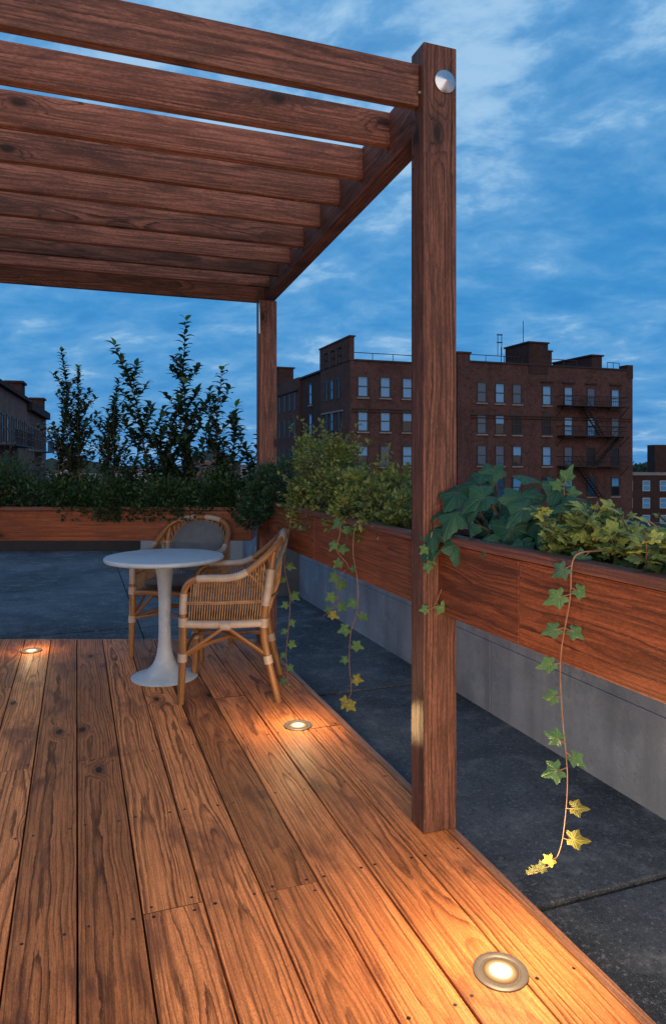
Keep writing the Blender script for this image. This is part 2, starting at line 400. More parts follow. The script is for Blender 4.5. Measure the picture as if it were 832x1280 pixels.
M['l_dark'] = leaf('dark_shrub_leaf', (.012, .040, .022), (.045, .105, .042), rough=.5, tip=(.07, .15, .05))
M['l_sap'] = leaf('sapling_leaf', (.010, .034, .020), (.028, .070, .030), rough=.4, tip=(.10, .19, .035))
M['l_green'] = leaf('bush_leaf', (.040, .090, .025), (.23, .27, .065), rough=.5, tip=(.30, .31, .07))
M['l_teal'] = leaf('ivy_dark_leaf', (.022, .085, .060), (.055, .135, .080), rough=.42, veins=(.10, .18, .11))
M['l_ivy'] = leaf('ivy_leaf', (.045, .135, .055), (.085, .185, .055), rough=.42, veins=(.16, .26, .12), mottle=.35)
M['l_yellow'] = leaf('ivy_yellow_leaf', (.17, .16, .022), (.22, .205, .03), rough=.45, veins=(.55, .52, .15), trans=.35, mottle=.3)
M['l_olive'] = leaf('glare_dimmed_ivy_leaf', (.022, .030, .006), (.032, .038, .008), rough=.5, veins=(.10, .11, .03), trans=.1)  # leaf colour darkened to offset glare from the nearest lamp
M['l_lime'] = leaf('lime_leaf', (.075, .15, .040), (.40, .42, .085), rough=.45, veins=(.22, .28, .09), tip=(.45, .40, .06), mottle=.4)
M['l_big'] = leaf('broad_leaf', (.010, .058, .036), (.030, .095, .050), rough=.58, veins=(.05, .11, .075), trans=.15, mottle=.35, spec=.28)

# ------------------------------------------------------------------ leaves
def T_simple():   # pointed oval, arched, length 1 along y
    ys = [0, .25, .55, .82, 1]; ws = [.0, .24, .27, .15, 0]; zs = [0, .05, .05, -.02, -.14]
    v = []; f = []
    for y, w, z in zip(ys, ws, zs):
        v += [(-w, y, z+w*.25), (0, y, z), (w, y, z+w*.25)]
    for i in range(4):
        a = i*3
        f += [(a, a+1, a+4, a+3), (a+1, a+2, a+5, a+4)]
    return np.array(v), f
def T_tiny():
    v = [(0, 0, 0), (-.24, .45, .05), (0, .5, 0), (.24, .45, .05), (0, 1, -.06)]
    return np.array(v), [(0, 2, 1), (0, 3, 2), (1, 2, 4), (2, 3, 4)]
def T_lobed(lobes, sub=2, droop=.25, notch=.12, serr=0.0):
    """palmate leaf; lobes: list of (angle from tip, radius) outer points; the stalk joins at the origin"""
    pts = [(a, r) for a, r in lobes]
    ang = [a for a, r in pts]; rr = [r for a, r in pts]
    n = len(pts)
    if serr:
        A = []; R = []
        for i in range(n-1):
            for k in range(3):
                u = k/3; A.append(ang[i]*(1-u)+ang[i+1]*u); R.append((rr[i]*(1-u)+rr[i+1]*u)*(1+(serr if k == 1 else 0)))
        A.append(ang[-1]); R.append(rr[-1]); ang, rr, n = A, R, len(A)
    v = [(0, 0, 0)]; f = []
    rings = [.35, .7, 1.0] if sub > 1 else [.5, 1.0]
    for q in rings:
        for a, r in zip(ang, rr):
            rad_ = r*q if q == 1 else r*q*.9+.1*q*np.mean(rr)*1.0*(1 if r > .3 else r/.3)
            z = -droop*(q**2)*(r)*.5 + .05*math.cos(a*4.2)*q
            v.append((math.sin(a)*rad_, math.cos(a)*rad_, z))
    for i in range(n-1): f.append((0, 2+i, 1+i))
    for k in range(len(rings)-1):
        b = 1+k*n; c = 1+(k+1)*n
        for i in range(n-1): f.append((b+i, b+i+1, c+i+1, c+i))
    return np.array(v), f
d2 = rad
IVY = T_lobed([(d2(-172), .22), (d2(-150), .50), (d2(-128), .66), (d2(-104), .46), (d2(-84), .62), (d2(-64), .80), (d2(-44), .55), (d2(-26), .58), (d2(-10), .86), (0, 1.02),
               (d2(10), .86), (d2(26), .58), (d2(44), .55), (d2(64), .80), (d2(84), .62), (d2(104), .46), (d2(128), .66), (d2(150), .50), (d2(172), .22)], 2, .35)
BIG = T_lobed([(d2(-174), .18), (d2(-158), .52), (d2(-136), .86), (d2(-112), .70), (d2(-96), .66), (d2(-78), .96), (d2(-60), .80), (d2(-42), .66), (d2(-20), .84), (0, 1.12),
               (d2(20), .84), (d2(42), .66), (d2(60), .80), (d2(78), .96), (d2(96), .66), (d2(112), .70), (d2(136), .86), (d2(158), .52), (d2(174), .18)], 2, .55, serr=.05)
SIMPLE = T_simple(); TINY = T_tiny()

def leaves(name, mats, T, pos, ydir, nrm, size, parent=None, lv=None, mi=None, curl=0.0, sx=None):
    """many leaves as one foliage mesh; pos/ydir/nrm arrays (N,3)"""
    tv, tf = T; pos = np.asarray(pos, float); N = len(pos)
    y = np.asarray(ydir, float); y /= np.linalg.norm(y, axis=1)[:, None]+1e-9
    n = np.asarray(nrm, float); n = n-(n*y).sum(1)[:, None]*y; n /= np.linalg.norm(n, axis=1)[:, None]+1e-9
    x = np.cross(y, n); size = np.asarray(size, float).reshape(-1, 1)*np.ones((N, 1))
    K = len(tv); loc = np.repeat(tv[None], N, 0)
    if sx is not None: loc[:, :, 0] *= np.asarray(sx).reshape(-1, 1)
    if curl:
        cu = RNG.uniform(-.3, 1, N)[:, None]*curl
        loc[:, :, 2] -= cu*loc[:, :, 1]**2*.5
        loc[:, :, 2] += RNG.uniform(-.6, .9, N)[:, None]*curl*np.abs(loc[:, :, 0])*.6
    P = pos[:, None]+size[:, None]*(loc[:, :, :1]*x[:, None]+loc[:, :, 1:2]*y[:, None]+loc[:, :, 2:]*n[:, None])
    fl = np.concatenate([np.asarray(f) for f in tf]); ln = np.array([len(f) for f in tf])
    loops = (fl[None]+np.arange(N)[:, None]*K).ravel(); tot = np.tile(ln, N)
    me = bpy.data.meshes.new(name); me.vertices.add(N*K); me.vertices.foreach_set('co', P.astype(np.float32).ravel())
    me.loops.add(len(loops)); me.loops.foreach_set('vertex_index', loops.astype(np.int32))
    me.polygons.add(len(tot)); st = np.concatenate([[0], np.cumsum(tot)[:-1]])
    me.polygons.foreach_set('loop_start', st.astype(np.int32)); me.polygons.foreach_set('loop_total', tot.astype(np.int32))
    me.polygons.foreach_set('use_smooth', np.ones(len(tot), bool))
    if not isinstance(mats, (list, tuple)): mats = [mats]
    for m in mats: me.materials.append(m)
    if mi is not None: me.polygons.foreach_set('material_index', np.repeat(np.asarray(mi), len(tf)).astype(np.int32))
    me.update(calc_edges=True)
    lv = RNG.random(N) if lv is None else np.asarray(lv)
    a = me.attributes.new('lv', 'FLOAT', 'POINT'); a.data.foreach_set('value', np.repeat(lv, K).astype(np.float32))
    a = me.attributes.new('lu', 'FLOAT_VECTOR', 'POINT'); a.data.foreach_set('vector', np.tile(tv, (N, 1)).astype(np.float32).ravel())
    o = bpy.data.objects.new(name, me); COL.objects.link(o)
    if parent: o.parent = parent
    return o

# ------------------------------------------------------------------ camera
cam = bpy.data.cameras.new('camera'); cam.sensor_fit = 'VERTICAL'; cam.sensor_height = 36; cam.lens = 875/1280*36
cam.shift_y = -65/1280; cam.clip_start = .05; cam.clip_end = 3000
co = bpy.data.objects.new('camera', cam); COL.objects.link(co); co.location = (0, 0, EYE); co.rotation_euler = (rad(90), 0, -YAW); scene.camera = co

# ------------------------------------------------------------------ sky and light
SUN_AZ, SUN_EL = rad(190), rad(14)       # low afterglow behind the viewer, a little to the left (azimuth from +Y, clockwise)
sdir = Vector((math.sin(SUN_AZ)*math.cos(SUN_EL), math.cos(SUN_AZ)*math.cos(SUN_EL), math.sin(SUN_EL)))
W = bpy.data.worlds.new('World'); scene.world = W; W.use_nodes = True
t = NT(W.node_tree); t.N.clear()
wo = t.n('ShaderNodeOutputWorld'); bg = t.n('ShaderNodeBackground'); t.L.new(bg.outputs[0], wo.inputs[0])
tc = t.n('ShaderNodeTexCoord').outputs['Generated']; x, y, z = t.sep(tc)
zc = t.math('MAXIMUM', z, 0.0)
base = t.ramp(zc, [(0, (.060, .27, .60)), (.06, (.050, .28, .63)), (.20, (.042, .27, .62)), (.50, (.038, .235, .55)), (.72, (.16, .40, .80)), (1, (.22, .47, .88))])
k = t.math('ADD', zc, .27)
px_, py_ = t.math('DIVIDE', x, k), t.math('DIVIDE', y, k)
cv = t.comb(px_, py_, 0.0)
wv = t.noise(cv, 2.0, 3, .5, 0, col=True)
cw = t.vmath('ADD', cv, t.vmath('MULTIPLY', t.vmath('SUBTRACT', wv, (.5, .5, .5)), (.22, .22, 0)))
st = t.comb(t.math('ADD', t.sep(cw)[0], t.math('MULTIPLY', t.sep(cw)[1], .30)), t.math('MULTIPLY', t.sep(cw)[1], 1.0), 3.7)
c1 = t.noise(st, 1.1, 3, .5); c2 = t.noise(st, 6.0, 8, .60, 0); c3 = t.noise(st, 18.0, 5, .6)
cl = t.math('ADD', t.math('MULTIPLY', c1, .46), t.math('ADD', t.math('MULTIPLY', c2, .54), t.math('MULTIPLY', c3, .10)))
up = t.sstep(zc, .08, .60, -.030, .085)
cl = t.math('ADD', cl, up)
col = t.mix(t.sstep(cl, .46, .66, 0, .85), base, (.16, .40, .71))
col = t.mix(t.sstep(cl, .575, .70, 0, .80), col, (.38, .60, .83))
col = t.mix(t.sstep(cl, .50, .38, 0, .5), col, (.014, .19, .53))
# dusk glow low behind the viewer
dt = t.n('ShaderNodeVectorMath', operation='DOT_PRODUCT'); t.L.new(tc, dt.inputs[0]); dt.inputs[1].default_value = (math.sin(SUN_AZ), math.cos(SUN_AZ), .12)
gl = t.math('MULTIPLY', t.sstep(dt.outputs['Value'], -.05, .95), t.sstep(z, .75, .05))
col = t.mix(t.math('MULTIPLY', gl, .85), col, (.80, .63, .55))
sky = t.n('ShaderNodeTexSky', sky_type='NISHITA'); sky.sun_disc = False; sky.sun_elevation = rad(2); sky.sun_rotation = SUN_AZ
skys = t.vmath('SCALE', sky.outputs[0]); skys.node.inputs[3].default_value = .012
col = t.mix(1.0, col, skys, 'ADD')
t.L.new(col, bg.inputs['Color']); bg.inputs['Strength'].default_value = 1.0
sl = bpy.data.lights.new('sun', 'SUN'); sl.energy = .80; sl.angle = rad(50); sl.color = (1, .90, .82)
so = bpy.data.objects.new('sun', sl); COL.objects.link(so); so.rotation_euler = (-sdir).to_track_quat('-Z', 'Y').to_euler()

# ------------------------------------------------------------------ the deck
BACK = 5.12       # the deck's far edge lies across the view, 5.12 m ahead
def clip_back(X0, X1, far=BACK):
    """Y of the skewed far edge at X0 and X1"""
    return [(far-SY*X)/CY for X in (X0, X1)]
def screw(mb, x, y, z, r=.0045):
    n = 8; vs = [(x+r*math.cos(2*PI*k/n), y+r*math.sin(2*PI*k/n), z) for k in range(n)]
    mb.add(vs, [tuple(range(n))], None, None, 1)
deck = MB(); WB, GAP, TH = .1700, .006, .03
joists = [2.07-.585*4-.0+.585*k for k in range(-2, 11)]
joints = {0: [3.24], 1: [2.08], 2: [4.41], 3: [2.06], 4: [3.83], 5: [], -1: [1.49], -2: [3.24], -3: [4.41], -4: [2.65], -5: [1.49]}
# board index 0 spans X .0024 .. .175
rset = {0: (.35, .20, .10), 1: (.62, .9, .88), 2: (.52, .08, .30), 3: (.3, .3, .75), 4: (.6, .12, .2)}
for i in range(-18, 7):
    xa = .0024+.1758*i+GAP/2; xb = xa+WB
    ya, yb = clip_back(xa, xb)
    cuts = [-1.6]+joints.get(i, [random.choice(joists[4:10])])+[None]
    for q in range(len(cuts)-1):
        y0 = cuts[q]+(.0014 if q else 0)
        last = cuts[q+1] is None
        y1a, y1b = (ya, yb) if last else (cuts[q+1]-.0014,)*2
        ym = (y0+y1a)/2; xm = (xa+xb)/2; jz = random.uniform(-.0012, .0012)
        vs = [(xa, y0, jz-TH), (xb, y0, jz-TH), (xb, y1b, jz-TH), (xa, y1a, jz-TH), (xa, y0, jz), (xb, y0, jz), (xb, y1b, jz), (xa, y1a, jz)]
        fs = [(3, 2, 1, 0), (4, 5, 6, 7), (0, 1, 5, 4), (1, 2, 6, 5), (2, 3, 7, 6), (3, 0, 4, 7)]
        gs = [(v[1]-ym, v[0]-xm, v[2]) for v in vs]
        rnd = rset.get(i) if (q == 0 and i in rset) else None
        rnd = rnd or (random.random(), random.random(), random.random())
        ef = [fs[2], fs[4]]; ff = [fs[k] for k in (0, 1, 3, 5)]
        deck.add(vs, ff, [[gs[k] for k in range(8)]][0] if False else gs, rnd, 0); deck.add(vs, ef, gs, rnd, 2)
        ends = [y0+.022, y1a-.03]
        for j in [a for a in joists if y0+.12 < a < min(y1a, y1b)-.12]+ends:
            for sx_ in (xa+.026, xb-.026):
                screw(deck, sx_+random.uniform(-.006, .006), j+random.uniform(-.012, .012), jz+.0006, random.uniform(.0045, .0064))
do = deck.build('deck', [M['deck'], M['screw'], M['gap']], bevel=.0018, seg=2); tag(do, kind='structure')
# joists under the gaps, fascia on the right edge
jm = MB(); yb_ = clip_back(1.2, 1.2)[0]
vs = [(-3.15, -1.6, -.09), (1.235, -1.6, -.09), (1.235, clip_back(1.235, 0)[0]-.02, -.09), (-3.15, clip_back(-3.15, 0)[0]-.02, -.09)]
vs += [(a, b, -.034) for a, b, c in vs]
jm.add(vs, [(3, 2, 1, 0), (4, 5, 6, 7), (0, 1, 5, 4), (1, 2, 6, 5), (2, 3, 7, 6), (3, 0, 4, 7)])
jo = jm.build('joists', M['gap'], do)
fm = MB(); fm.beam((1.2525, -1.6, -.073), (1.2525, clip_back(1.27, 0)[0], -.073), .031, .142, up=Vector((0, 0, 1)))
fm.build('edge_board', M['edge'], do, bevel=.003)
fb = MB(); a0, a1 = at(-5.2, BACK+.018, -.077), at(-.53, BACK+.018, -.077); fb.beam(a0, a1, .03, .14); fb.build('edge_board', M['edge'], do, bevel=.003)

# ------------------------------------------------------------------ deck lights
lamp_me = bpy.data.materials.new('lamp_lens'); lamp_me.use_nodes = True
t = NT(lamp_me.node_tree); t.N.clear(); o_ = t.n('ShaderNodeOutputMaterial'); e_ = t.n('ShaderNodeEmission'); t.L.new(e_.outputs[0], o_.inputs[0])
xx, yy, zz = t.sep(t.n('ShaderNodeTexCoord').outputs['Object']); r_ = t.math('SQRT', t.math('ADD', t.math('MULTIPLY', xx, xx), t.math('MULTIPLY', yy, yy)))
t.L.new(t.ramp(t.math('MULTIPLY', r_, 20), [(0, (1, .90, .68)), (.40, (1, .80, .48)), (.62, (.36, .20, .08)), (.85, (.13, .065, .025)), (1, (.06, .03, .012))]), e_.inputs['Color']); e_.inputs['Strength'].default_value = 3.5
def deck_light(X, Y, label, watt=12., hgt=.22):
    e = empty('deck_light', (X, Y, 0)); tag(e, label, 'light', 'round lights set into the deck')
    rg = MB(); rg.lathe([(.046, -.02), (.050, .0035), (.054, .0065), (.066, .0062), (.0695, .0045), (.070, .0025)], 48); o = rg.build('ring', M['ring'], e)
    ln = MB(); ln.lathe([(.0495, .0015), (.0475, .0022), (.04, .0034), (.025, .0044), (.01, .0049), (.002, .005)], 40); ln.build('lens', lamp_me, e)
    pl = bpy.data.lights.new('unseen_light', 'POINT'); pl.energy = watt; pl.color = (1, .70, .35) if watt < 50 else (1, .77, .50); pl.shadow_soft_size = .04
    po = bpy.data.objects.new('unseen_light', pl); COL.objects.link(po); po.parent = e; po.location = (0, 0, hgt)
    return e
deck_light(1.017, 1.534, 'largest lit round deck light, nearest the viewer at the lower right', 15, .27)
lamp_b = deck_light(1.024, 3.30, 'lit round deck light in front of the front rattan chair', 5.5, .17)
deck_light(-.29, 5.22, 'small lit round light at the far left, by the back edge of the deck', 2.2, .11)
bl = bpy.data.lights.new('unseen_light', 'SPOT'); bl.energy = 120; bl.color = (1, .62, .27); bl.spot_size = rad(9); bl.spot_blend = 1.0; bl.shadow_soft_size = .01  # extra spot added to make the bright glint on the near post
glint_spot = bpy.data.objects.new('unseen_light', bl); COL.objects.link(glint_spot); glint_spot.parent = lamp_b; glint_spot.location = (0, 0, .03)
glint_spot.rotation_euler = (Vector((1.136, 2.24, .37))-Vector((1.024, 3.30, .03))).to_track_quat('-Z', 'Y').to_euler()
deck_light(1.02, -.23, 'added round deck light behind the viewer at the right edge, for warm fill', 64, .9)  # this and the next two are added, sources hung high to warm the foreground
deck_light(.13, -.23, 'added round deck light right behind the viewer, in the middle, for warm fill', 64, .9)
deck_light(-.75, -.23, 'added round deck light behind the viewer on the left, for warm fill', 64, .9)

# ------------------------------------------------------------------ roof terrace
base_ = MB(); base_.box((0, 4, -.31), (26, 30, .26)); rt = base_.build('roof_terrace', M['roofdark']); tag(rt, kind='structure')
sl_ = MB(); P_ = 2.2; gp = .028
for a in range(-6, 5):
    for b in range(-3, 7):
        cx, cy = 1.44-.02+P_*a+P_/2-.9, 1.91+P_*b+P_/2
        if not (-13 < cx < 13 and -9 < cy < 19): continue
        sl_.box((cx, cy, -.165), (P_-.008, P_-gp, .03+.002*random.random()))
so_ = sl_.build('paving', M['roof'], bevel=.006); tag(so_, kind='structure')
pw = MB(); yy_ = -3.0
while yy_ < 8.4:
    L = 2.16; pw.box((2.34, yy_+L/2, .05), (.2, L-.006, .42)); yy_ += L
cp = MB(); yy_ = -3.0
while yy_ < 8.4:
    L = 2.16; cp.box((2.345, yy_+L/2, .435), (.206, L-.004, .346)); yy_ += L
par = empty('parapet_wall', (2.34, 3, -.15)); tag(par, 'grey cast concrete parapet wall along the right side of the roof, under the planters', 'wall')
def fit(o, p):      # keep a mesh built in world coordinates where it is under an Empty
    o.parent = p; o.matrix_parent_inverse = Matrix.LocRotScale(p.location, p.rotation_euler, None).inverted(); return o
fit(pw.build('wall', M['parapet'], bevel=.004), par); fit(cp.build('coping', M['parapet'], bevel=.004), par)
pb = MB(); pb.box(at(.55, 7.6, .13), (2.4, .2, .56), axes=(Vector((CY, -SY, 0)), Vector((SY, CY, 0)), Vector((0, 0, 1))))
M['parapetb'] = concrete('back_wall', (.10, .11, .125), (.06, .066, .078), (.14, .15, .16), .8, .85, .2, .2, streak=.4)
o = pb.build('low_wall', M['parapetb'], bevel=.004); tag(o, 'short dark concrete wall behind the rattan chairs, in the roof corner', 'wall')
pb = MB(); pb.box(at(-6.5, 11.35, .12), (13, .25, .54), axes=(Vector((CY, -SY, 0)), Vector((SY, CY, 0)), Vector((0, 0, 1))))  # parapet in shadow, the shade put into its dark colour
o = pb.build('low_wall', M['metal_dark'], bevel=.004); tag(o, 'low wall at the far side of the roof, its shade painted black, seen under the back planter', 'wall')
ub = MB(); ub.box(at(-1.95, 10.3, .12), (1.62, .5, .54), axes=(Vector((CY, -SY, 0)), Vector((SY, CY, 0)), Vector((0, 0, 1))))
e = empty('roof_hatch', at(-1.95, 10.3, -.15)); tag(e, 'grey box on the roof seen under the back planter, behind the round table', 'hatch')
fit(ub.build('body', M['greywall'], bevel=.01), e)
ul = MB(); ul.box(at(-1.95, 10.3, .42), (1.7, .58, .05), axes=(Vector((CY, -SY, 0)), Vector((SY, CY, 0)), Vector((0, 0, 1)))); fit(ul.build('lid', M['greywall'], bevel=.008), e)

# ------------------------------------------------------------------ pergola
pg = empty('pergola', (1.2, 2.24, 0)); tag(pg, 'brown timber pergola with ten rafters and two visible posts over the deck', 'pergola')
def part(mb, name, mat, bevel=0, p=pg, **k): return fit(mb.build(name, mat, bevel=bevel, **k), p)
mb = MB(); mb.box((1.2035, 2.238, 1.387), (.131, .098, 2.774), long=2, rnd=(.5, .12, .62)); post = part(mb, 'post', M['frame'], .004)
def cap_disc(c, ax, r, par_):
    m_ = MB(); m_.lathe([(r, 0), (r, .003), (r*.97, .005), (.0012, .017)], 40, c, axis=ax)
    o_ = m_.build('bolt_cap', M['steel']); o_.parent = par_; o_.matrix_parent_inverse = par_.matrix_parent_inverse.copy(); o_.matrix_parent_inverse = Matrix.Identity(4)
    o_.matrix_parent_inverse = (pg_m @ Matrix.Identity(4)).inverted() if False else Matrix.Identity(4)
    return o_
# post mesh is in world coordinates under the pergola, so its children share that frame
cap_disc((1.221, 2.1889, 2.646), (0, -1, 0), .0415, post)
nb = MB(); nb.lathe([(.011, 0), (.011, .004), (.007, .0045), (.007, .011), (.002, .013)], 6, (1.1379, 2.214, 2.605), axis=(-1, 0, 0)); nb.build('bolt', M['steel'], post)
mb = MB(); mb.box((1.285, 4.90, 1.225), (.125, .10, 2.45), long=2, rnd=(.3, .4, .5)); fpost = part(mb, 'post', M['frame'], .004)
br = MB(); br.box((1.2195, 4.862, 2.36), (.004, .03, .3)); br.build('bracket', M['steel'], fpost)
for yy_ in (2.238, 4.90):
    mb = MB(); mb.box((-2.75, yy_, 1.3), (.131, .098, 2.6), long=2); part(mb, 'post', M['frame'], .004)
mb = MB(); mb.beam((1.2, 2.292, 2.600), (1.335, 5.02, 2.585), .08, .20, rnd=(.4, .6, .9)); part(mb, 'beam', M['frame'], .003)
mb = MB(); mb.beam((-2.75, 2.292, 2.600), (-2.75, 5.02, 2.585), .08, .20); part(mb, 'beam', M['frame'], .003)
RY = [2.262, 2.585, 2.905, 3.235, 3.575, 3.915, 4.255, 4.58, 4.87]
for i, yv in enumerate(RY):
    xr = 1.136 if i == 0 else 1.16+(yv-2.292)/(5.02-2.292)*.135-.0015
    zb = 2.565-.003*i+random.uniform(-.004, .004); h = (.146 if i == 0 else .131)+random.uniform(-.002, .002)
    mb = MB(); mb.beam((-2.7, yv-.021, zb+h/2), (xr, yv-.021, zb+h/2), .042, h, rnd=(random.random(), .15+.5*random.random(), [.32, .42, .5, .05, .58, .47, .2, .62, .1][i]))
    part(mb, 'rafter', M['frame'], .003)
mb = MB(); mb.beam((-2.7, 5.0, 2.556), (1.294-.002, 5.0, 2.556), .042, .19); part(mb, 'rafter', M['frame'], .003)

# ------------------------------------------------------------------ planters
def planter(name, label, p0, p1, zb, zt, depth, outward, cuts=(), capw=.05):
    """trough from p0 to p1 (inner face line); outward: unit vector away from the deck"""
    p0, p1 = Vector((*p0, 0)), Vector((*p1, 0)); d = (p1-p0).normalized(); L = (p1-p0).length
    e = empty(name, ((p0+p1)/2)[:2]+(zb,) if False else ((p0+p1)/2 + Vector((0, 0, zb)))); tag(e, label, 'planter')
    out = Vector(outward); up = Vector((0, 0, 1)); z = (zb+zt)/2; H = zt-zb-.032
    segs = [0]+list(cuts)+[L]
    fr = None
    for a, b in zip(segs[:-1], segs[1:]):
        m_ = MB(); m_.beam(p0+d*(a+.0015)+out*.019+up*(zb+H/2), p0+d*(b-.0015)+out*.019+up*(zb+H/2), .038, H); fit(m_.build('front_board', M['planter'], bevel=.002), e)
    m_ = MB(); m_.beam(p0+out*(depth-.019)+up*(zb+H/2), p1+out*(depth-.019)+up*(zb+H/2), .038, H); fit(m_.build('back_board', M['planter'], bevel=.002), e)
    for q in (p0+d*.019, p1-d*.019):
        m_ = MB(); m_.beam(q+out*.0385+up*(zb+H/2), q+out*(depth-.0385)+up*(zb+H/2), .036, H); fit(m_.build('end_board', M['planter'], bevel=.002), e)
    for o0 in (capw/2-.014, depth-capw/2+.014):
        m_ = MB(); m_.beam(p0+out*o0+up*(zt-.0135), p1+out*o0+up*(zt-.0135), capw, .028); fit(m_.build('cap_rail', M['cap'], bevel=.003), e)
    m_ = MB(); m_.beam(p0+d*.04+out*depth/2+up*(zt-.09), p1-d*.04+out*depth/2+up*(zt-.09), depth-.078, .1); fit(m_.build('soil', M['soil']), e)
    return e
nd = Vector((math.sin(rad(-1.2)), math.cos(rad(-1.2)), 0))     # near planter runs a hair off the deck edge
n0 = Vector((1.196, 2.187, 0)); n1 = n0-nd*3.0
planter('rail_planter', 'reddish timber planter box to the right of the near post, with a board joint', n0[:2], n1[:2], .772, 1.050, .30, (nd.y, -nd.x, 0), cuts=(.462,), capw=.055)
planter('rail_planter', 'reddish timber planter box between the near post and the far post', (1.2, 2.289), (1.215, 4.85), .768, 1.035, .30, (1, 0, 0), cuts=(1.31,))
b0, b1 = at(-.60, 5.16), at(-5.2, 5.16)
planter('rail_planter', 'long orange-brown timber planter across the back of the deck, behind the table', b0[:2], b1[:2], .715, .965, .32, (SY, CY, 0), cuts=(2.9,))

# ------------------------------------------------------------------ table
tb = empty('bistro_table', at(-1.015, 4.23)); tag(tb, 'round pale stone bistro table on a tulip pedestal beside the rattan chairs', 'table')
m_ = MB(); m_.lathe([(.10, .7015), (.335, .703), (.350, .708), (.355, .716), (.354, .724), (.349, .730), (.338, .732), (.0, .732)], 72); m_.build('tabletop', M['table'], tb)
m_ = MB(); m_.lathe([(.196, .001), (.198, .006), (.190, .011), (.165, .019), (.13, .032), (.10, .050), (.074, .076), (.056, .11), (.045, .155), (.039, .21), (.036, .28), (.0355, .36), (.037, .45), (.041, .54), (.048, .61), (.058, .66), (.072, .70)], 64); m_.build('pedestal', M['table'], tb)

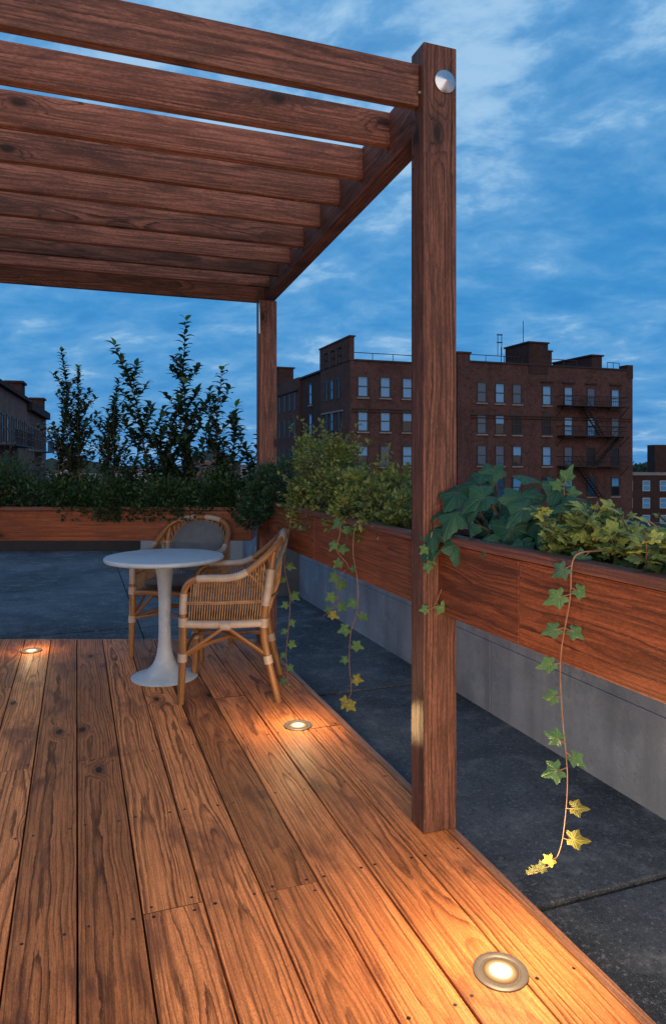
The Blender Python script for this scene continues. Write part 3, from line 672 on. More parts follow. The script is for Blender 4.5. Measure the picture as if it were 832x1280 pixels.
# ------------------------------------------------------------------ rattan chair (front = +x, seat centre at origin)
def make_chair(label, loc, ang):
    e = empty('rattan_chair'); tag(e, label, 'chair', 'rattan armchairs at the round table')
    hoop = []
    half = [(.245, .25, .43), (.243, .252, .56), (.228, .255, .63), (.18, .262, .668), (.10, .268, .676), (.0, .272, .678), (-.08, .270, .70), (-.17, .258, .765), (-.235, .232, .825), (-.272, .175, .866), (-.288, .09, .888), (-.292, 0, .893)]
    full = half+[(x, -y, z) for x, y, z in half[-2::-1]]
    path = spline(full, 5)
    m_ = MB(); m_.tube(path, .0185, 10); hp = m_.build('hoop', M['rattan'], e)
    n = len(path)
    def wraps(i0, i1):
        w = MB(); w.tube(path[i0:i1+1], .0205, 10); w.build('binding', M['wrap'], hp)
    for a, b in ((2, 7), (16, 31), (46, 53)):
        wraps(a, b); wraps(n-1-b, n-1-a)
    for s in (1, -1):
        for pts, rr in (([(.245, .25*s, .44), (.248, .25*s, .25), (.258, .252*s, 0)], (.0215, .021, .019)),
                        ([(-.240, .228*s, .815), (-.210, .238*s, .62), (-.185, .238*s, .43), (-.20, .238*s, .27), (-.265, .245*s, 0)], (.017, .020, .0215, .021, .019))):
            pp = spline(pts, 6); m_ = MB()
            rads = np.interp(np.linspace(0, 1, len(pp)), np.linspace(0, 1, len(rr)), rr)
            m_.tube(pp, list(rads), 10); lg = m_.build('leg', M['rattan'], e)
            # bindings at the stretcher and at the seat rail
            for zc_, hh in ((.25, .022), (.425, .024)):
                c = min(pp, key=lambda q: abs(q.z-zc_)); w = MB(); i = pp.index(c)
                dv = (pp[min(i+1, len(pp)-1)]-pp[max(i-1, 0)]).normalized()
                w.tube([c-dv*hh, c, c+dv*hh], .0255, 10); w.build('binding', M['wrap'], lg)
            if pts[0][0] < 0:
                w = MB(); q = [p_ for p_ in pp if .52 < p_.z < .72]; w.tube(q, .0235, 10); w.build('binding', M['wrap'], lg)
        # woven side
        m_ = MB()
        for k in range(29):
            u = (k+.5)/29; xb = .222-.39*u; xt = .205-.40*u
            # height of the hoop over this spindle
            zt = min((p_ for p_ in path if p_.y*s > .2), key=lambda p_: abs(p_.x-xt)+(0 if p_.z > .62 else 9)).z-.012
            m_.tube([(xb, .247*s, .432), ((xb+xt)/2, .256*s, .55), (xt, .264*s, zt)], .0036, 5)
        m_.tube([(.243, .252*s, .545), (.02, .262*s, .547), (-.195, .244*s, .55)], .0055, 6)
        m_.tube([(.243, .255*s, .537), (.02, .2645*s, .539), (-.195, .246*s, .542)], .0045, 6)
        m_.build('side_weave', M['wicker'], e)
        m_ = MB(); m_.tube([(.235, .25*s, .428), (0, .25*s, .424), (-.18, .238*s, .428)], .022, 10); m_.build('seat_rail', M['wrap'], e)
        for pts, r_b in (([(.242, .252*s, .262), (.02, .256*s, .415)], .010), ([(-.19, .242*s, .262), (.02, .256*s, .415)], .010),
                         (spline([(.242, .242*s, .255), (.13, .13*s, .292), (.02, .02*s, .305)], 5), .0115), (spline([(-.19, .232*s, .255), (-.09, .12*s, .292), (.02, .02*s, .305)], 5), .0115)):
            m_ = MB(); m_.tube(pts, r_b, 8); m_.build('brace', M['rattan'], e)
        w = MB(); w.tube([(.045, .256*s, .418), (-.01, .257*s, .418)], .024, 10); w.build('binding', M['wrap'], e)
    for xq, yq in ((.245, .25), (-.185, .238)):
        m_ = MB(); m_.tube([(xq, -yq, .428), (xq, yq, .428)], .018, 8); m_.build('seat_rail', M['rattan'], e)
    # front arched braces
    for pts in ([(.246, .245, .262), (.246, .1, .41)], [(.246, -.245, .262), (.246, -.1, .41)], spline([(.248, .245, .255), (.235, 0, .292), (.248, -.245, .255)], 6)):
        m_ = MB(); m_.tube(pts, .010, 8); m_.build('brace', M['rattan'], e)
    # woven back
    m_ = MB()
    top = [p_ for p_ in path if p_.x < -.13 and p_.z > .72]
    for k in range(27):
        u = k/26; tp = top[int(round(u*(len(top)-1)))]; yb = .215*(1-2*u)
        bx = -.19-.015*math.cos((u-.5)*PI)
        m_.tube([(bx, yb, .44), ((bx+tp.x)/2-.018, (yb+tp.y)/2, .62), (tp.x, tp.y, tp.z-.01)], .0042, 5)
    for zz in (.56, .64):
        m_.tube(spline([(-.21, .235, zz), (-.245, .12, zz), (-.255, 0, zz), (-.245, -.12, zz), (-.21, -.235, zz)], 4), .0055, 6)
    m_.build('back_weave', M['wicker'], e)
    for s in (1, -1):
        m_ = MB(); m_.tube([(-.10, .262*s, .705), (-.20, .235*s, .60)], .008, 8); m_.build('brace', M['rattan'], e)
    # seat panel and cushions
    def slab(name, mat, outline, z0, z1, puff, n=20, frame=None):
        """rounded cushion: outline points (a,b) in frame (o,u,v,w)"""
        o_, u_, v_, w_ = frame
        rings = [(.90, z0+.004), (.985, z0+.012), (1.0, (z0+z1)/2), (.985, z1-.012), (.90, z1-.002), (.6, z1+puff*.7), (.25, z1+puff)]
        m_ = MB(); vs = []; fs = []; K = len(outline)
        for sc, h in rings:
            for a, b in outline: vs.append(o_+u_*(a*sc)+v_*(b*sc)+w_*h)
        for i in range(len(rings)-1):
            for k in range(K): fs.append((i*K+k, i*K+(k+1) % K, (i+1)*K+(k+1) % K, (i+1)*K+k))
        fs.append(tuple(range(K))[::-1]); fs.append(tuple((len(rings)-1)*K+k for k in range(K)))
        m_.add(vs, fs, None, None, 0, True); return m_.build(name, mat, e)
    def sup(ax, by, p=3.2, n=40): return [(math.copysign(abs(math.cos(2*PI*k/n))**(2/p), math.cos(2*PI*k/n))*ax, math.copysign(abs(math.sin(2*PI*k/n))**(2/p), math.sin(2*PI*k/n))*by) for k in range(n)]
    X_, Y_, Z_ = Vector((1, 0, 0)), Vector((0, 1, 0)), Vector((0, 0, 1))
    m_ = MB(); m_.box((.03, 0, .425), (.40, .47, .016)); m_.build('seat', M['wicker'], e, bevel=.004)
    slab('seat_cushion', M['cushion'], sup(.215, .225), .436, .495, .012, frame=(Vector((.035, 0, 0)), X_, Y_, Z_))
    w_ = Vector((.93, 0, .36)).normalized(); v_ = Vector((-.36, 0, .93)).normalized()
    slab('back_cushion', M['backcush'], sup(.212, .195, 2.25), .0, .040, .012, frame=(Vector((-.252, 0, .682)), Y_, v_, w_))
    e.location = loc; e.rotation_euler = (0, 0, ang)
    return e
# facing angles: world direction of the chair front
R_ang = math.atan2(-SY, CY)           # direction "to the right" of the viewer
ch = make_chair('front rattan armchair seen from its side, right of the round table', at(-.572, 4.02), R_ang+PI+rad(3))
c2 = copy_tree(ch); c2['label'] = 'rear rattan armchair facing the viewer, half hidden behind the round table'
c2.location = at(-1.035, 4.85); c2.rotation_euler = (0, 0, R_ang-PI/2-rad(14))

# ------------------------------------------------------------------ plants
def shrub(name, label, cat, c, rx, ry, h, n, size, mat, seed, group=None, clumps=26, T=TINY, droop=0.0, ang=0.0, spread=.085, sprigs=45, sl_k=1.0):
    rg = np.random.default_rng(seed)
    e = empty(name, c); tag(e, label, cat, group)
    # branches from the root to every clump
    cc = []
    while len(cc) < clumps:
        q = rg.uniform(-1, 1, 3); q[2] = abs(q[2])
        rr = np.linalg.norm(q)
        if rr < 1 and rr > .35: cc.append(q)
    cc = np.array(cc)*np.array([rx, ry, h]); cc[:, 2] *= rg.uniform(.75, 1.1, clumps)
    if droop: cc[:, 2] -= droop*np.clip(np.abs(cc[:, 1])/ry-.6, 0, 1)
    ca, sa = math.cos(ang), math.sin(ang); Rm = np.array([[ca, -sa, 0], [sa, ca, 0], [0, 0, 1]]); cc = cc@Rm.T
    sm = MB()
    for q in cc:
        sm.tube(spline([(q[0]*.15, q[1]*.15, -.06), (q[0]*.5, q[1]*.5, q[2]*.55), tuple(q)], 3), [.006, .005, .005, .004, .004, .003, .002], 5)
    SP = []; SY_ = []
    for b_ in range(sprigs):
        q = cc[rg.integers(0, clumps)]; dv = np.array([q[0]/rx, q[1]/ry, q[2]/h*.8+.75])+rg.normal(size=3)*.45; dv /= np.linalg.norm(dv)
        L = rg.uniform(.09, .24)*sl_k; p1 = q+dv*L*.6+rg.normal(size=3)*.01; p2 = q+dv*L+np.array([0, 0, -L*.12])+rg.normal(size=3)*.02
        pp = spline([tuple(q), tuple(p1), tuple(p2)], 5); sm.tube(pp, list(np.linspace(.0022, .001, len(pp))), 5)
        for u in np.arange(.25, 1.01, .05):
            c_ = np.array(pp[int(u*(len(pp)-1))]); sd = rg.normal(size=3); SP.append(c_); SY_.append(sd*.7+dv*.8)
    sm.build('stems', M['stem'], e)
    k = rg.integers(0, clumps, n); dirs = rg.normal(size=(n, 3)); dirs /= np.linalg.norm(dirs, axis=1)[:, None]
    rad_ = spread*rg.uniform(.2, 1.0, n)**.5*rg.uniform(.6, 1.5, clumps)[k]
    pos = cc[k]+dirs*rad_[:, None]*np.array([1, 1, .85]); 
    if not droop: pos[:, 2] = np.maximum(pos[:, 2], -.05)
    out = pos/np.array([rx, ry, h])**2*min(rx, h); out /= np.linalg.norm(out, axis=1)[:, None]+1e-6
    yd = dirs*.8+out*.5+np.array([0, 0, .25])+rg.normal(size=(n, 3))*.35
    nr = out*.6+np.array([0, 0, .8])+rg.normal(size=(n, 3))*.5
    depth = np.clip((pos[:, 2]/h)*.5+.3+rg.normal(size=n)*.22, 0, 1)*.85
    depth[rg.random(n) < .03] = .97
    if SP:
        m_ = len(SP); pos = np.vstack([pos, SP]); yd = np.vstack([yd, SY_]); nr = np.vstack([nr, rg.normal(size=(m_, 3))*.5+np.array([0, 0, .8])]); depth = np.concatenate([depth, rg.uniform(.35, .9, m_)]); n += m_
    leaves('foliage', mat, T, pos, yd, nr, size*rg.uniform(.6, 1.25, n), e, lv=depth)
    return e

# low evergreen shrubs along the back planter
SH = 'low evergreen shrubs in the back planter'
backs = [(-2.50, .30, .33, 'bushy dark green shrub at the left end of the back planter'),
         (-2.00, .26, .26, 'small olive-green shrub below the left pair of slim saplings'),
         (-1.62, .26, .20, 'low dark shrub in the middle of the back planter, hanging over the board'),
         (-1.20, .27, .22, 'low dark shrub at the foot of the tallest saplings'),
         (-.80, .24, .28, 'rounded dark shrub just left of the far post'),
         (-2.98, .28, .30, 'dark shrub at the far left edge of the picture, in the back planter')]
for i, (xr, rx, h, lb) in enumerate(backs):
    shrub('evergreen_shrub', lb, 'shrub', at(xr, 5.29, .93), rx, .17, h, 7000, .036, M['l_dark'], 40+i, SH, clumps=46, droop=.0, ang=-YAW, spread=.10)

def sapling(label, xr, dp, stems, seed, lsize=.075, group='slim saplings in the back planter', sparse=1.0):
    """stems: list of (dx, height, lean_x, first leaf height)"""
    rg = np.random.default_rng(seed); e = empty('sapling', at(xr, dp, .93)); tag(e, label, 'sapling', group)
    sm = MB(); P = []; Y = []; Nn = []; S = []; LV = []
    right = np.array([CY, -SY, 0]); ahead = np.array([SY, CY, 0])
    def shoot(p0, d0, L, r0, step, ls, bare, top):
        pts = [np.array(p0, float)]; d = np.array(d0, float); k = max(4, int(L/.07))
        for i in range(k):
            d = d+rg.normal(size=3)*.055+np.array([0, 0, .05]); d /= np.linalg.norm(d); pts.append(pts[-1]+d*L/k)
        sm.tube([Vector(q) for q in pts], list(np.linspace(r0, .0015, len(pts))), 6)
        cum = 0; a = rg.uniform(0, 6.28); L0 = bare
        while L0 < L:
            u = L0/L*(k); i = min(int(u), k-1); q = pts[i]+(pts[i+1]-pts[i])*(u-i); ax = pts[i+1]-pts[i]; ax /= np.linalg.norm(ax)
            a += 2.4+rg.normal()*.3
            sd = right*math.cos(a)+ahead*math.sin(a)*.9
            yd = sd+np.array([0, 0, .45+rg.normal()*.2]); P.append(q); Y.append(yd); Nn.append(np.array([0, 0, 1])-sd*.2+rg.normal(size=3)*.15)
            S.append(ls*rg.uniform(.75, 1.15)*(.8 if L0 > L*.93 else 1)); LV.append(rg.uniform(0, .8))
            L0 += step*rg.uniform(.7, 1.3)
        for w in range(2):       # fresh leaves on the tip
            sd = right*rg.normal()+ahead*rg.normal(); P.append(pts[-1]); Y.append(sd*.5+np.array([0, 0, .6])); Nn.append(-sd+np.array([0, 0, .6])); S.append(ls*1.0); LV.append(.97 if top else .6)
        return pts
    for dx, H, lean, bare in stems:
        pts = shoot(right*dx, right*lean+np.array([0, 0, 1]), H, .008, .013/sparse, lsize, bare, True)
        nb = int((H-bare)*19*sparse)
        for b in range(nb):
            u = rg.uniform(bare*.8/H, .80); q = pts[int(u*(len(pts)-1))]
            a = rg.uniform(0, 6.28); sd = right*math.cos(a)+ahead*math.sin(a)
            shoot(q, sd*.75+np.array([0, 0, .75]), (.10+.22*(1-u))*rg.uniform(.7, 1.2), .003, .014, lsize*.9, .03, False)
    sm.build('stems', M['stem'], e)
    leaves('foliage', M['l_sap'], SIMPLE, P, Y, Nn, S, e, lv=LV, curl=.35)
    return e
sapling('slim sapling with small leaves and two stems, leftmost of the row', -1.99, 5.30, [(-.10, 1.20, -.03, .30), (.08, 1.08, .01, .34), (-.02, .8, .02, .3)], 3, .054, sparse=2.3)
sapling('short slim sapling with small leaves, second from the left', -1.72, 5.32, [(.0, .98, .04, .30), (.05, .75, .04, .3)], 4, .054, sparse=2.3)
sapling('tall sapling with pale tip leaves left of the tallest one', -1.36, 5.30, [(-.02, 1.27, -.07, .22), (.05, .98, .03, .25), (-.18, .62, -.02, .2)], 5, .080)
sapling('tallest sapling, pale leaf at its tip, in the middle of the back planter', -1.14, 5.32, [(-.02, 1.52, .05, .25), (.06, .85, .05, .2), (-.12, .7, 0, .2)], 6, .080)
sapling('short bushy sapling with two leaning shoots left of the far post', -.83, 5.30, [(-.05, 1.06, .05, .24), (.06, .80, .12, .22), (.18, .58, .2, .15)], 8, .080)

# ------------------------------------------------------------------ plants of the side planters
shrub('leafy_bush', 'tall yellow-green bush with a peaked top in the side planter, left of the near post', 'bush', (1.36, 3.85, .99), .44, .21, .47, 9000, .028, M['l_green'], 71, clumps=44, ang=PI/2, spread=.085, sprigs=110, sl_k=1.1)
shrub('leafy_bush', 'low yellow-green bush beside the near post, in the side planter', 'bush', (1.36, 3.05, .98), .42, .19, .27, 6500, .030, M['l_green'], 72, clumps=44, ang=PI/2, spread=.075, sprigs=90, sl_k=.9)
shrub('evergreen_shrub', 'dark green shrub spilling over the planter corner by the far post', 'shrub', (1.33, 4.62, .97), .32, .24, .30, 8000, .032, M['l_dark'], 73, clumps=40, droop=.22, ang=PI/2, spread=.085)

def vine(label, path, leafs, seed, mats=None, thick=.0022, group='ivy trails hanging from the side planters', name='ivy_vine'):
    """path: world points; leafs: (fraction along, size, side angle, material index)"""
    rg = np.random.default_rng(seed); e = empty(name, path[0]); tag(e, label, 'vine', group)
    o0 = Vector(path[0]); pp = spline([Vector(p)-o0 for p in path], 8); sm = MB()
    sm.tube(pp, list(np.linspace(thick, thick*.45, len(pp))), 6)
    P = []; Y = []; Nn = []; S = []; MI = []
    view = np.array((-o0.x, -o0.y, 0.0)); view /= np.linalg.norm(view)
    rt_ = np.array((-view[1], view[0], 0))
    for fr, sz, a, mi in leafs:
        q = np.array(pp[int(fr*(len(pp)-1))]); dr = rt_*math.sin(a)+np.array((0, 0, -1))*math.cos(a)
        st_ = q+dr*sz*.35+view*sz*.18
        sm.tube([Vector(q), Vector(q+dr*sz*.15+view*sz*.14), Vector(st_)], .0012, 5)
        P.append(st_); Y.append(dr+view*rg.uniform(-.15, .35)+np.array((0, 0, -.25))); Nn.append(view+np.array((0, 0, rg.uniform(.1, .6)))+rt_*rg.normal()*.35); S.append(sz*.54); MI.append(mi)
    sm.build('stem', M['redstem'], e)
    leaves('foliage', mats or [M['l_ivy'], M['l_yellow'], M['l_teal'], M['l_olive']], IVY, P, Y, Nn, S, e, mi=MI, curl=.45, sx=rg.uniform(.8, 1.1, len(P)))
    return e
# the long near trail, over the cap and down past the concrete wall
nx = lambda y, o=.0: 1.196-math.sin(rad(-1.2))*0+(2.187-y)*math.tan(rad(1.2))-o
vine('longest ivy trail, green leaves turning yellow, hanging over the near planter',
     [(nx(1.49)+.07, 1.47, 1.075), (nx(1.49, .012), 1.475, 1.06), (nx(1.49, .022), 1.48, .95), (1.18, 1.505, .80), (1.18, 1.50, .66), (1.185, 1.485, .50), (1.18, 1.49, .37), (1.18, 1.515, .28), (1.16, 1.545, .228), (1.125, 1.57, .208)],
     [(.05, .07, -.9, 2), (.14, .07, -1.1, 2), (.20, .062, 1.3, 0), (.215, .082, -1.3, 0), (.28, .07, -1.4, 0), (.285, .062, 1.3, 0), (.35, .072, -1.5, 0), (.42, .055, -1.6, 0), (.50, .066, -2.2, 0), (.525, .066, 1.2, 0), (.55, .078, -1.3, 0), (.63, .065, 2.0, 1), (.71, .078, 1.9, 1), (.80, .050, -1.2, 1), (.87, .040, -1.6, 3), (.93, .034, -2.3, 3), (.965, .024, -2.5, 3), (.99, .018, -2.5, 3)], 11)
vine('short ivy trail curling across the near post', [(1.25, 2.17, 1.04), (1.215, 2.165, 1.0), (1.205, 2.165, .95), (1.20, 2.168, .87), (1.17, 2.172, .80), (1.15, 2.172, .79)],
     [(.12, .07, .9, 0), (.3, .075, 1.3, 0), (.45, .06, 1.4, 0), (.58, .06, 1.2, 0), (.75, .07, .9, 0), (.95, .045, -1.6, 0)], 12)
vine('tiny ivy sprig on the left edge of the near post, under the broad leaves', [(1.16, 2.168, 1.06), (1.145, 2.168, 1.0), (1.14, 2.168, .955)], [(.4, .05, -.9, 0), (.7, .05, .8, 0), (.95, .05, .1, 0)], 13)
def hang(y, z0, z1, seed, n, sz, label, sway=.03, yel=3):
    rg = np.random.default_rng(seed); pts = [(1.27, y, 1.06), (1.185, y, 1.03)]; k = 6
    for i in range(1, k+1):
        u = i/k; pts.append((1.165-.02*u+rg.normal()*sway*.3, y+rg.normal()*sway, 1.03+(z1-1.03)*u))
    pts.append((pts[-1][0]-.06, pts[-1][1]-.03, z1-.03))
    lf = [(z0+(1-z0)*(i+.5)/n, sz*rg.uniform(.75, 1.2)*(1-.3*i/n), (1 if i % 2 else -1)*rg.uniform(.7, 1.8), 1 if i > n-1-yel else 0) for i in range(n)]
    vine(label, pts, lf, seed)
hang(3.90, .30, .02, 21, 13, .075, 'thin ivy trail beside the chair back, leftmost of the hanging trails', yel=2)
hang(3.09, .10, .60, 22, 12, .085, 'bushy short ivy trail with clustered leaves, middle of the planter left of the post', .05, yel=1)
hang(2.92, .42, .27, 23, 8, .085, 'ivy trail with a curled yellow tip between the short trail and the near post', yel=3)

# broad-leaved plant beside the near post
def broad(label, c, seed):
    rg = np.random.default_rng(seed); e = empty('broad_leaf_plant', c); tag(e, label, 'plant')
    c = Vector(c); sm = MB(); P = []; Y = []; Nn = []; S = []; LV = []
    # stalks: (along planter Y toward the viewer -, height, toward the deck -x, size)
    for yy, zz, xx, sz in [(.18, .12, -.17, .105), (.16, .06, -.20, .10), (.10, .20, -.13, .115), (.02, .23, -.08, .11), (-.04, .20, -.12, .10), (.04, .13, -.17, .105), (-.06, .10, -.17, .115), (-.14, .20, -.04, .115),
                           (-.20, .17, -.08, .12), (-.28, .13, -.04, .12), (-.24, .22, .03, .10), (-.10, .26, .02, .095), (.06, .27, .0, .085), (-.34, .17, .03, .10), (-.12, .06, -.16, .07), (.02, .03, -.19, .085), (.14, -.005, -.20, .075), (-.22, .07, -.12, .085), (-.30, .05, -.11, .08), (-.38, .08, -.04, .09), (.12, .10, -.02, .11), (.0, .14, .02, .12), (-.1, .13, .08, .12), (-.2, .10, .04, .12), (-.3, .12, .10, .11), (.1, .16, .08, .12), (-.02, .07, -.08, .11), (-.16, .08, -.06, .11)]:
        p_ = Vector((xx+rg.normal()*.012, yy+rg.normal()*.012, zz+rg.normal()*.01))
        sm.tube(spline([(0, yy*.4-.05, -.05), (xx*.5, yy*.7, zz*.75), tuple(p_)], 5), .0035, 6)
        od = np.array([xx*.8-.35, yy*.9, -.55]); P.append(p_); Y.append(od+rg.normal(size=3)*.34); Nn.append(np.array([-.5, -.45, .85])+rg.normal(size=3)*.36); S.append(sz*rg.uniform(.58, .80)); LV.append(rg.random())
    sm.build('stalks', M['stem'], e)
    leaves('foliage', M['l_big'], BIG, P, Y, Nn, S, e, lv=LV, curl=.75, sx=rg.uniform(.8, 1.1, len(P)))
    return e
broad('broad blue-green lobed leaves crowding the near post, in the near planter', (1.36, 2.03, 1.0), 31)

def ivy_bush(label, c, half, n, seed, hgt=.155, size=.028):
    rg = np.random.default_rng(seed); e = empty('ivy_bush', c); tag(e, label, 'ivy')
    sm = MB(); P = []; Y = []; Nn = []; S = []; LV = []
    for k in range(n):
        y0 = rg.uniform(-half, half); x0 = rg.uniform(-.10, .10)
        y1 = y0+rg.normal()*.08; x1 = x0+rg.normal()*.07-.03; H = hgt*rg.uniform(.3, 1.15)
        pts = spline([(x0, y0, -.05), ((x0+x1)/2+rg.normal()*.015, (y0+y1)/2+rg.normal()*.015, H*.6), (x1, y1, H)], 5)
        sm.tube(pts, .0018, 5)
        for j in range(18):
            u = rg.uniform(.30, 1); q = np.array(pts[int(u*(len(pts)-1))]); sd = rg.normal(size=3); sd[2] = abs(sd[2])*.3; sd /= np.linalg.norm(sd)
            P.append(q+sd*.022); Y.append(sd+np.array([0, 0, rg.uniform(-.5, .4)])); Nn.append(np.array([-.25, -.25, 1])+rg.normal(size=3)*.45); S.append(size*rg.uniform(.45, 1.15)); LV.append(np.clip(u*.75+rg.normal()*.2, 0, .95 if rg.random() > .05 else 1))
    sm.build('stems', M['stem'], e)
    leaves('foliage', M['l_lime'], IVY, P, Y, Nn, S, e, lv=LV, curl=.5)
    return e
ivy_bush('yellow-green small-leaved ivy filling the near planter at the right edge', (1.41, 1.44, 1.01), .34, 130, 33)
ivy_bush('yellow-green ivy at the near end of the planter, beside the viewer', (1.43, .70, 1.01), .34, 90, 34)
vine('upright light green ivy shoot rising between the broad leaves and the small-leaved ivy', [(1.42, 1.80, 1.0), (1.41, 1.79, 1.10), (1.40, 1.77, 1.19), (1.395, 1.765, 1.235)],
     [(.5, .06, -1.8, 0), (.75, .06, 1.9, 0), (.97, .08, 2.9, 0), (.9, .06, -2.2, 0)], 36, group=None)

# ------------------------------------------------------------------ the city
gm = MB(); gm.add([(-2500, -2500, -18), (2500, -2500, -18), (2500, 2500, -18), (-2500, 2500, -18)], [(0, 1, 2, 3)]); o = gm.build('ground', M['asphalt']); tag(o, kind='structure')
hb = MB(); hb.box((-4, 4, -9.3), (19.5, 32, 17.4)); hb2 = None
o = hb.build('house_walls', M['brick']); tag(o, kind='structure')

def wallbox(mb, x0, x1, y0, y1, z0, z1, mat=0):
    """box whose brick pattern runs u along the wall and v up"""
    v = [(x0, y0, z0), (x1, y0, z0), (x1, y1, z0), (x0, y1, z0), (x0, y0, z1), (x1, y0, z1), (x1, y1, z1), (x0, y1, z1)]
    for f, ax in (((0, 1, 5, 4), 0), ((2, 3, 7, 6), 0), ((1, 2, 6, 5), 1), ((3, 0, 4, 7), 1)):
        mb.add([v[k] for k in f], [(0, 1, 2, 3)], [(v[k][ax], v[k][2], 0) for k in f], None, mat)
    mb.add([v[k] for k in (4, 5, 6, 7)], [(0, 1, 2, 3)], None, None, mat)

def window(par, c, ax, out, w, h, pane, arch=False, sill=True, frame=None, lintel=False):
    """double-hung window set on a wall; c centre, ax along wall, out outward"""
    c = Vector(c); ax = Vector(ax); out = Vector(out); up = Vector((0, 0, 1)); A = (ax, out, up)
    f = MB(); fw = .085
    # reveal: dark surround a little proud of the brick, sashes set inside it
    f.box(c-ax*(w/2)+out*.02, (fw, .08, h), 0, A); f.box(c+ax*(w/2)+out*.02, (fw, .08, h), 0, A)
    f.box(c+up*(h/2-.04)+out*.02, (w-fw-.002, .08, .12), 0, A); f.box(c-up*(h/2-.04)+out*.02, (w-fw-.002, .08, .09), 0, A); f.box(c+out*.03, (w-fw-.002, .06, .075), 0, A)
    if arch:
        n = 10; vs = [c+ax*(math.cos(PI*k/n)*w*.54)+up*(h/2+.02+math.sin(PI*k/n)*w*.22)+out*.05 for k in range(n+1)]
        f.add(vs, [tuple(range(n+1))])
    fo = f.build('window', frame or M['frame_dark']); fit(fo, par)
    p_ = MB(); q = [c-ax*(w/2)-up*(h/2), c+ax*(w/2)-up*(h/2), c+ax*(w/2)+up*(h/2), c-ax*(w/2)+up*(h/2)]
    p_.add([v+out*.015 for v in q], [(0, 1, 2, 3)], [(0, 0, 0), (1, 0, 0), (1, 1, 0), (0, 1, 0)], (random.random(), random.random(), random.random()))
    fit_sub(p_.build('pane', M[pane]), fo)
    if sill:
        s_ = MB(); s_.box(c-up*(h/2+.09)+out*.06, (w+.22, .14, .12), 0, A); fit_sub(s_.build('sill', M['stone']), fo)
def fit_sub(o, p): o.parent = p; return o       # parent mesh already sits in world coordinates

YF = 52.6; XC = 20.7
def fx(px):      # X on the facade plane for a bearing given in photo columns
    t_ = (px-416)/875; d = YF/(CY-SY*t_); return (CY*t_+SY)*d
ab = empty('apartment_building', (35, YF, -18)); tag(ab, 'large dark red brick apartment building with rows of sash windows and a fire escape', 'building')
X2, X3 = fx(571), fx(790)
b = MB(); wallbox(b, XC, X2, YF, YF+7.3, -18, 9.35); fit(b.build('wall', M['brick']), ab)
b = MB(); wallbox(b, X2+.01, X3, YF+.004, YF+15, -18, 9.75); fit(b.build('wall', M['brick']), ab)
b = MB(); wallbox(b, XC-.06, XC+.35, YF-.06, YF+7.3, 9.36, 11.25); b.box((XC+.145, YF+3.6, 11.31), (.55, 7.6, .12)); fit(b.build('parapet', M['brick']), ab)
b = MB(); wallbox(b, X2-.03, fx(586), YF-.15, YF+.6, -18, 10.45); b.box(((X2+fx(586))/2, YF+.22, 10.52), (fx(586)-X2+.2, .95, .14)); fit(b.build('pier', M['brick']), ab)
b = MB(); wallbox(b, fx(660), fx(684), YF-.05, YF+3.6, 9.0, 11.75); b.box(((fx(660)+fx(684))/2, YF+1.8, 11.82), (fx(684)-fx(660)+.2, 3.9, .14)); fit(b.build('bulkhead', M['brickd']), ab)
b = MB(); wallbox(b, fx(684)+.01, fx(690), YF+.1, YF+1.2, 9.7, 11.1); b.box(((fx(684)+fx(690))/2+.05, YF+.65, 11.16), (fx(690)-fx(684)+.12, 1.2, .12)); fit(b.build('chimney', M['brickd']), ab)
b = MB(); wallbox(b, fx(750), fx(763), YF+1.2, YF+7.0, 9.7, 11.15); b.box(((fx(750)+fx(763))/2, YF+4.1, 11.22), (fx(763)-fx(750)+.3, 6.1, .14)); fit(b.build('bulkhead', M['brickd']), ab)
b = MB(); wallbox(b, fx(783), X3+.03, YF-.02, YF+1.0, 9.0, 10.3); fit(b.build('pier', M['brickd']), ab)
# coping, string course
b = MB(); b.box(((XC+.3+X2)/2, YF+.1, 9.42), (X2-XC-.6, .42, .13)); b.box(((fx(586)+fx(783))/2, YF+.1, 9.82), (fx(783)-fx(586), .42, .13)); fit(b.build('coping', M['metal_dark']), ab)
b = MB()
for zz in (5.45, 5.22): b.box(((XC+X2)/2+.1, YF-.03, zz), (X2-XC-.2, .14, .09)); b.box(((X2+X3)/2+.4, YF-.025, zz-.25), (X3-X2-1.2, .14, .08))
fit(b.build('string_course', M['brickd']), ab)
# roof rail
for x0, x1, zr in ((XC+.4, X2-.2, 9.5), (fx(588), fx(657), 9.9), (fx(692), fx(726), 9.9), (fx(764), fx(779), 9.9)):
    b = MB(); b.tube([(x0, YF+.6, zr+.62), (x1, YF+.6, zr+.62)], .035, 5)
    k = max(2, int((x1-x0)/1.6))
    for i in range(k+1): xx = x0+(x1-x0)*i/k; b.tube([(xx, YF+.6, zr-.1), (xx, YF+.6, zr+.62)], .03, 5)
    fit(b.build('roof_rail', M['metal_dark']), ab)
b = MB(); xa = fx(648); b.tube([(xa-.2, YF+3, 11.0), (xa-.2, YF+3, 13.0)], .035, 5); b.tube([(xa+.22, YF+3, 11.0), (xa+.22, YF+3, 13.0)], .035, 5)
for zz in (12.2, 12.9): b.box((xa, YF+3, zz), (.5, .3, .05))
fit(b.build('aerial_frame', M['metal_dark']), ab)
for pxx, h in ((666, 14.0), (638, 11.5)):
    b = MB(); b.tube([(fx(pxx), YF+1.5, 9.8), (fx(pxx), YF+1.5, h)], .035, 5); fit(b.build('aerial', M['metal_dark']), ab)
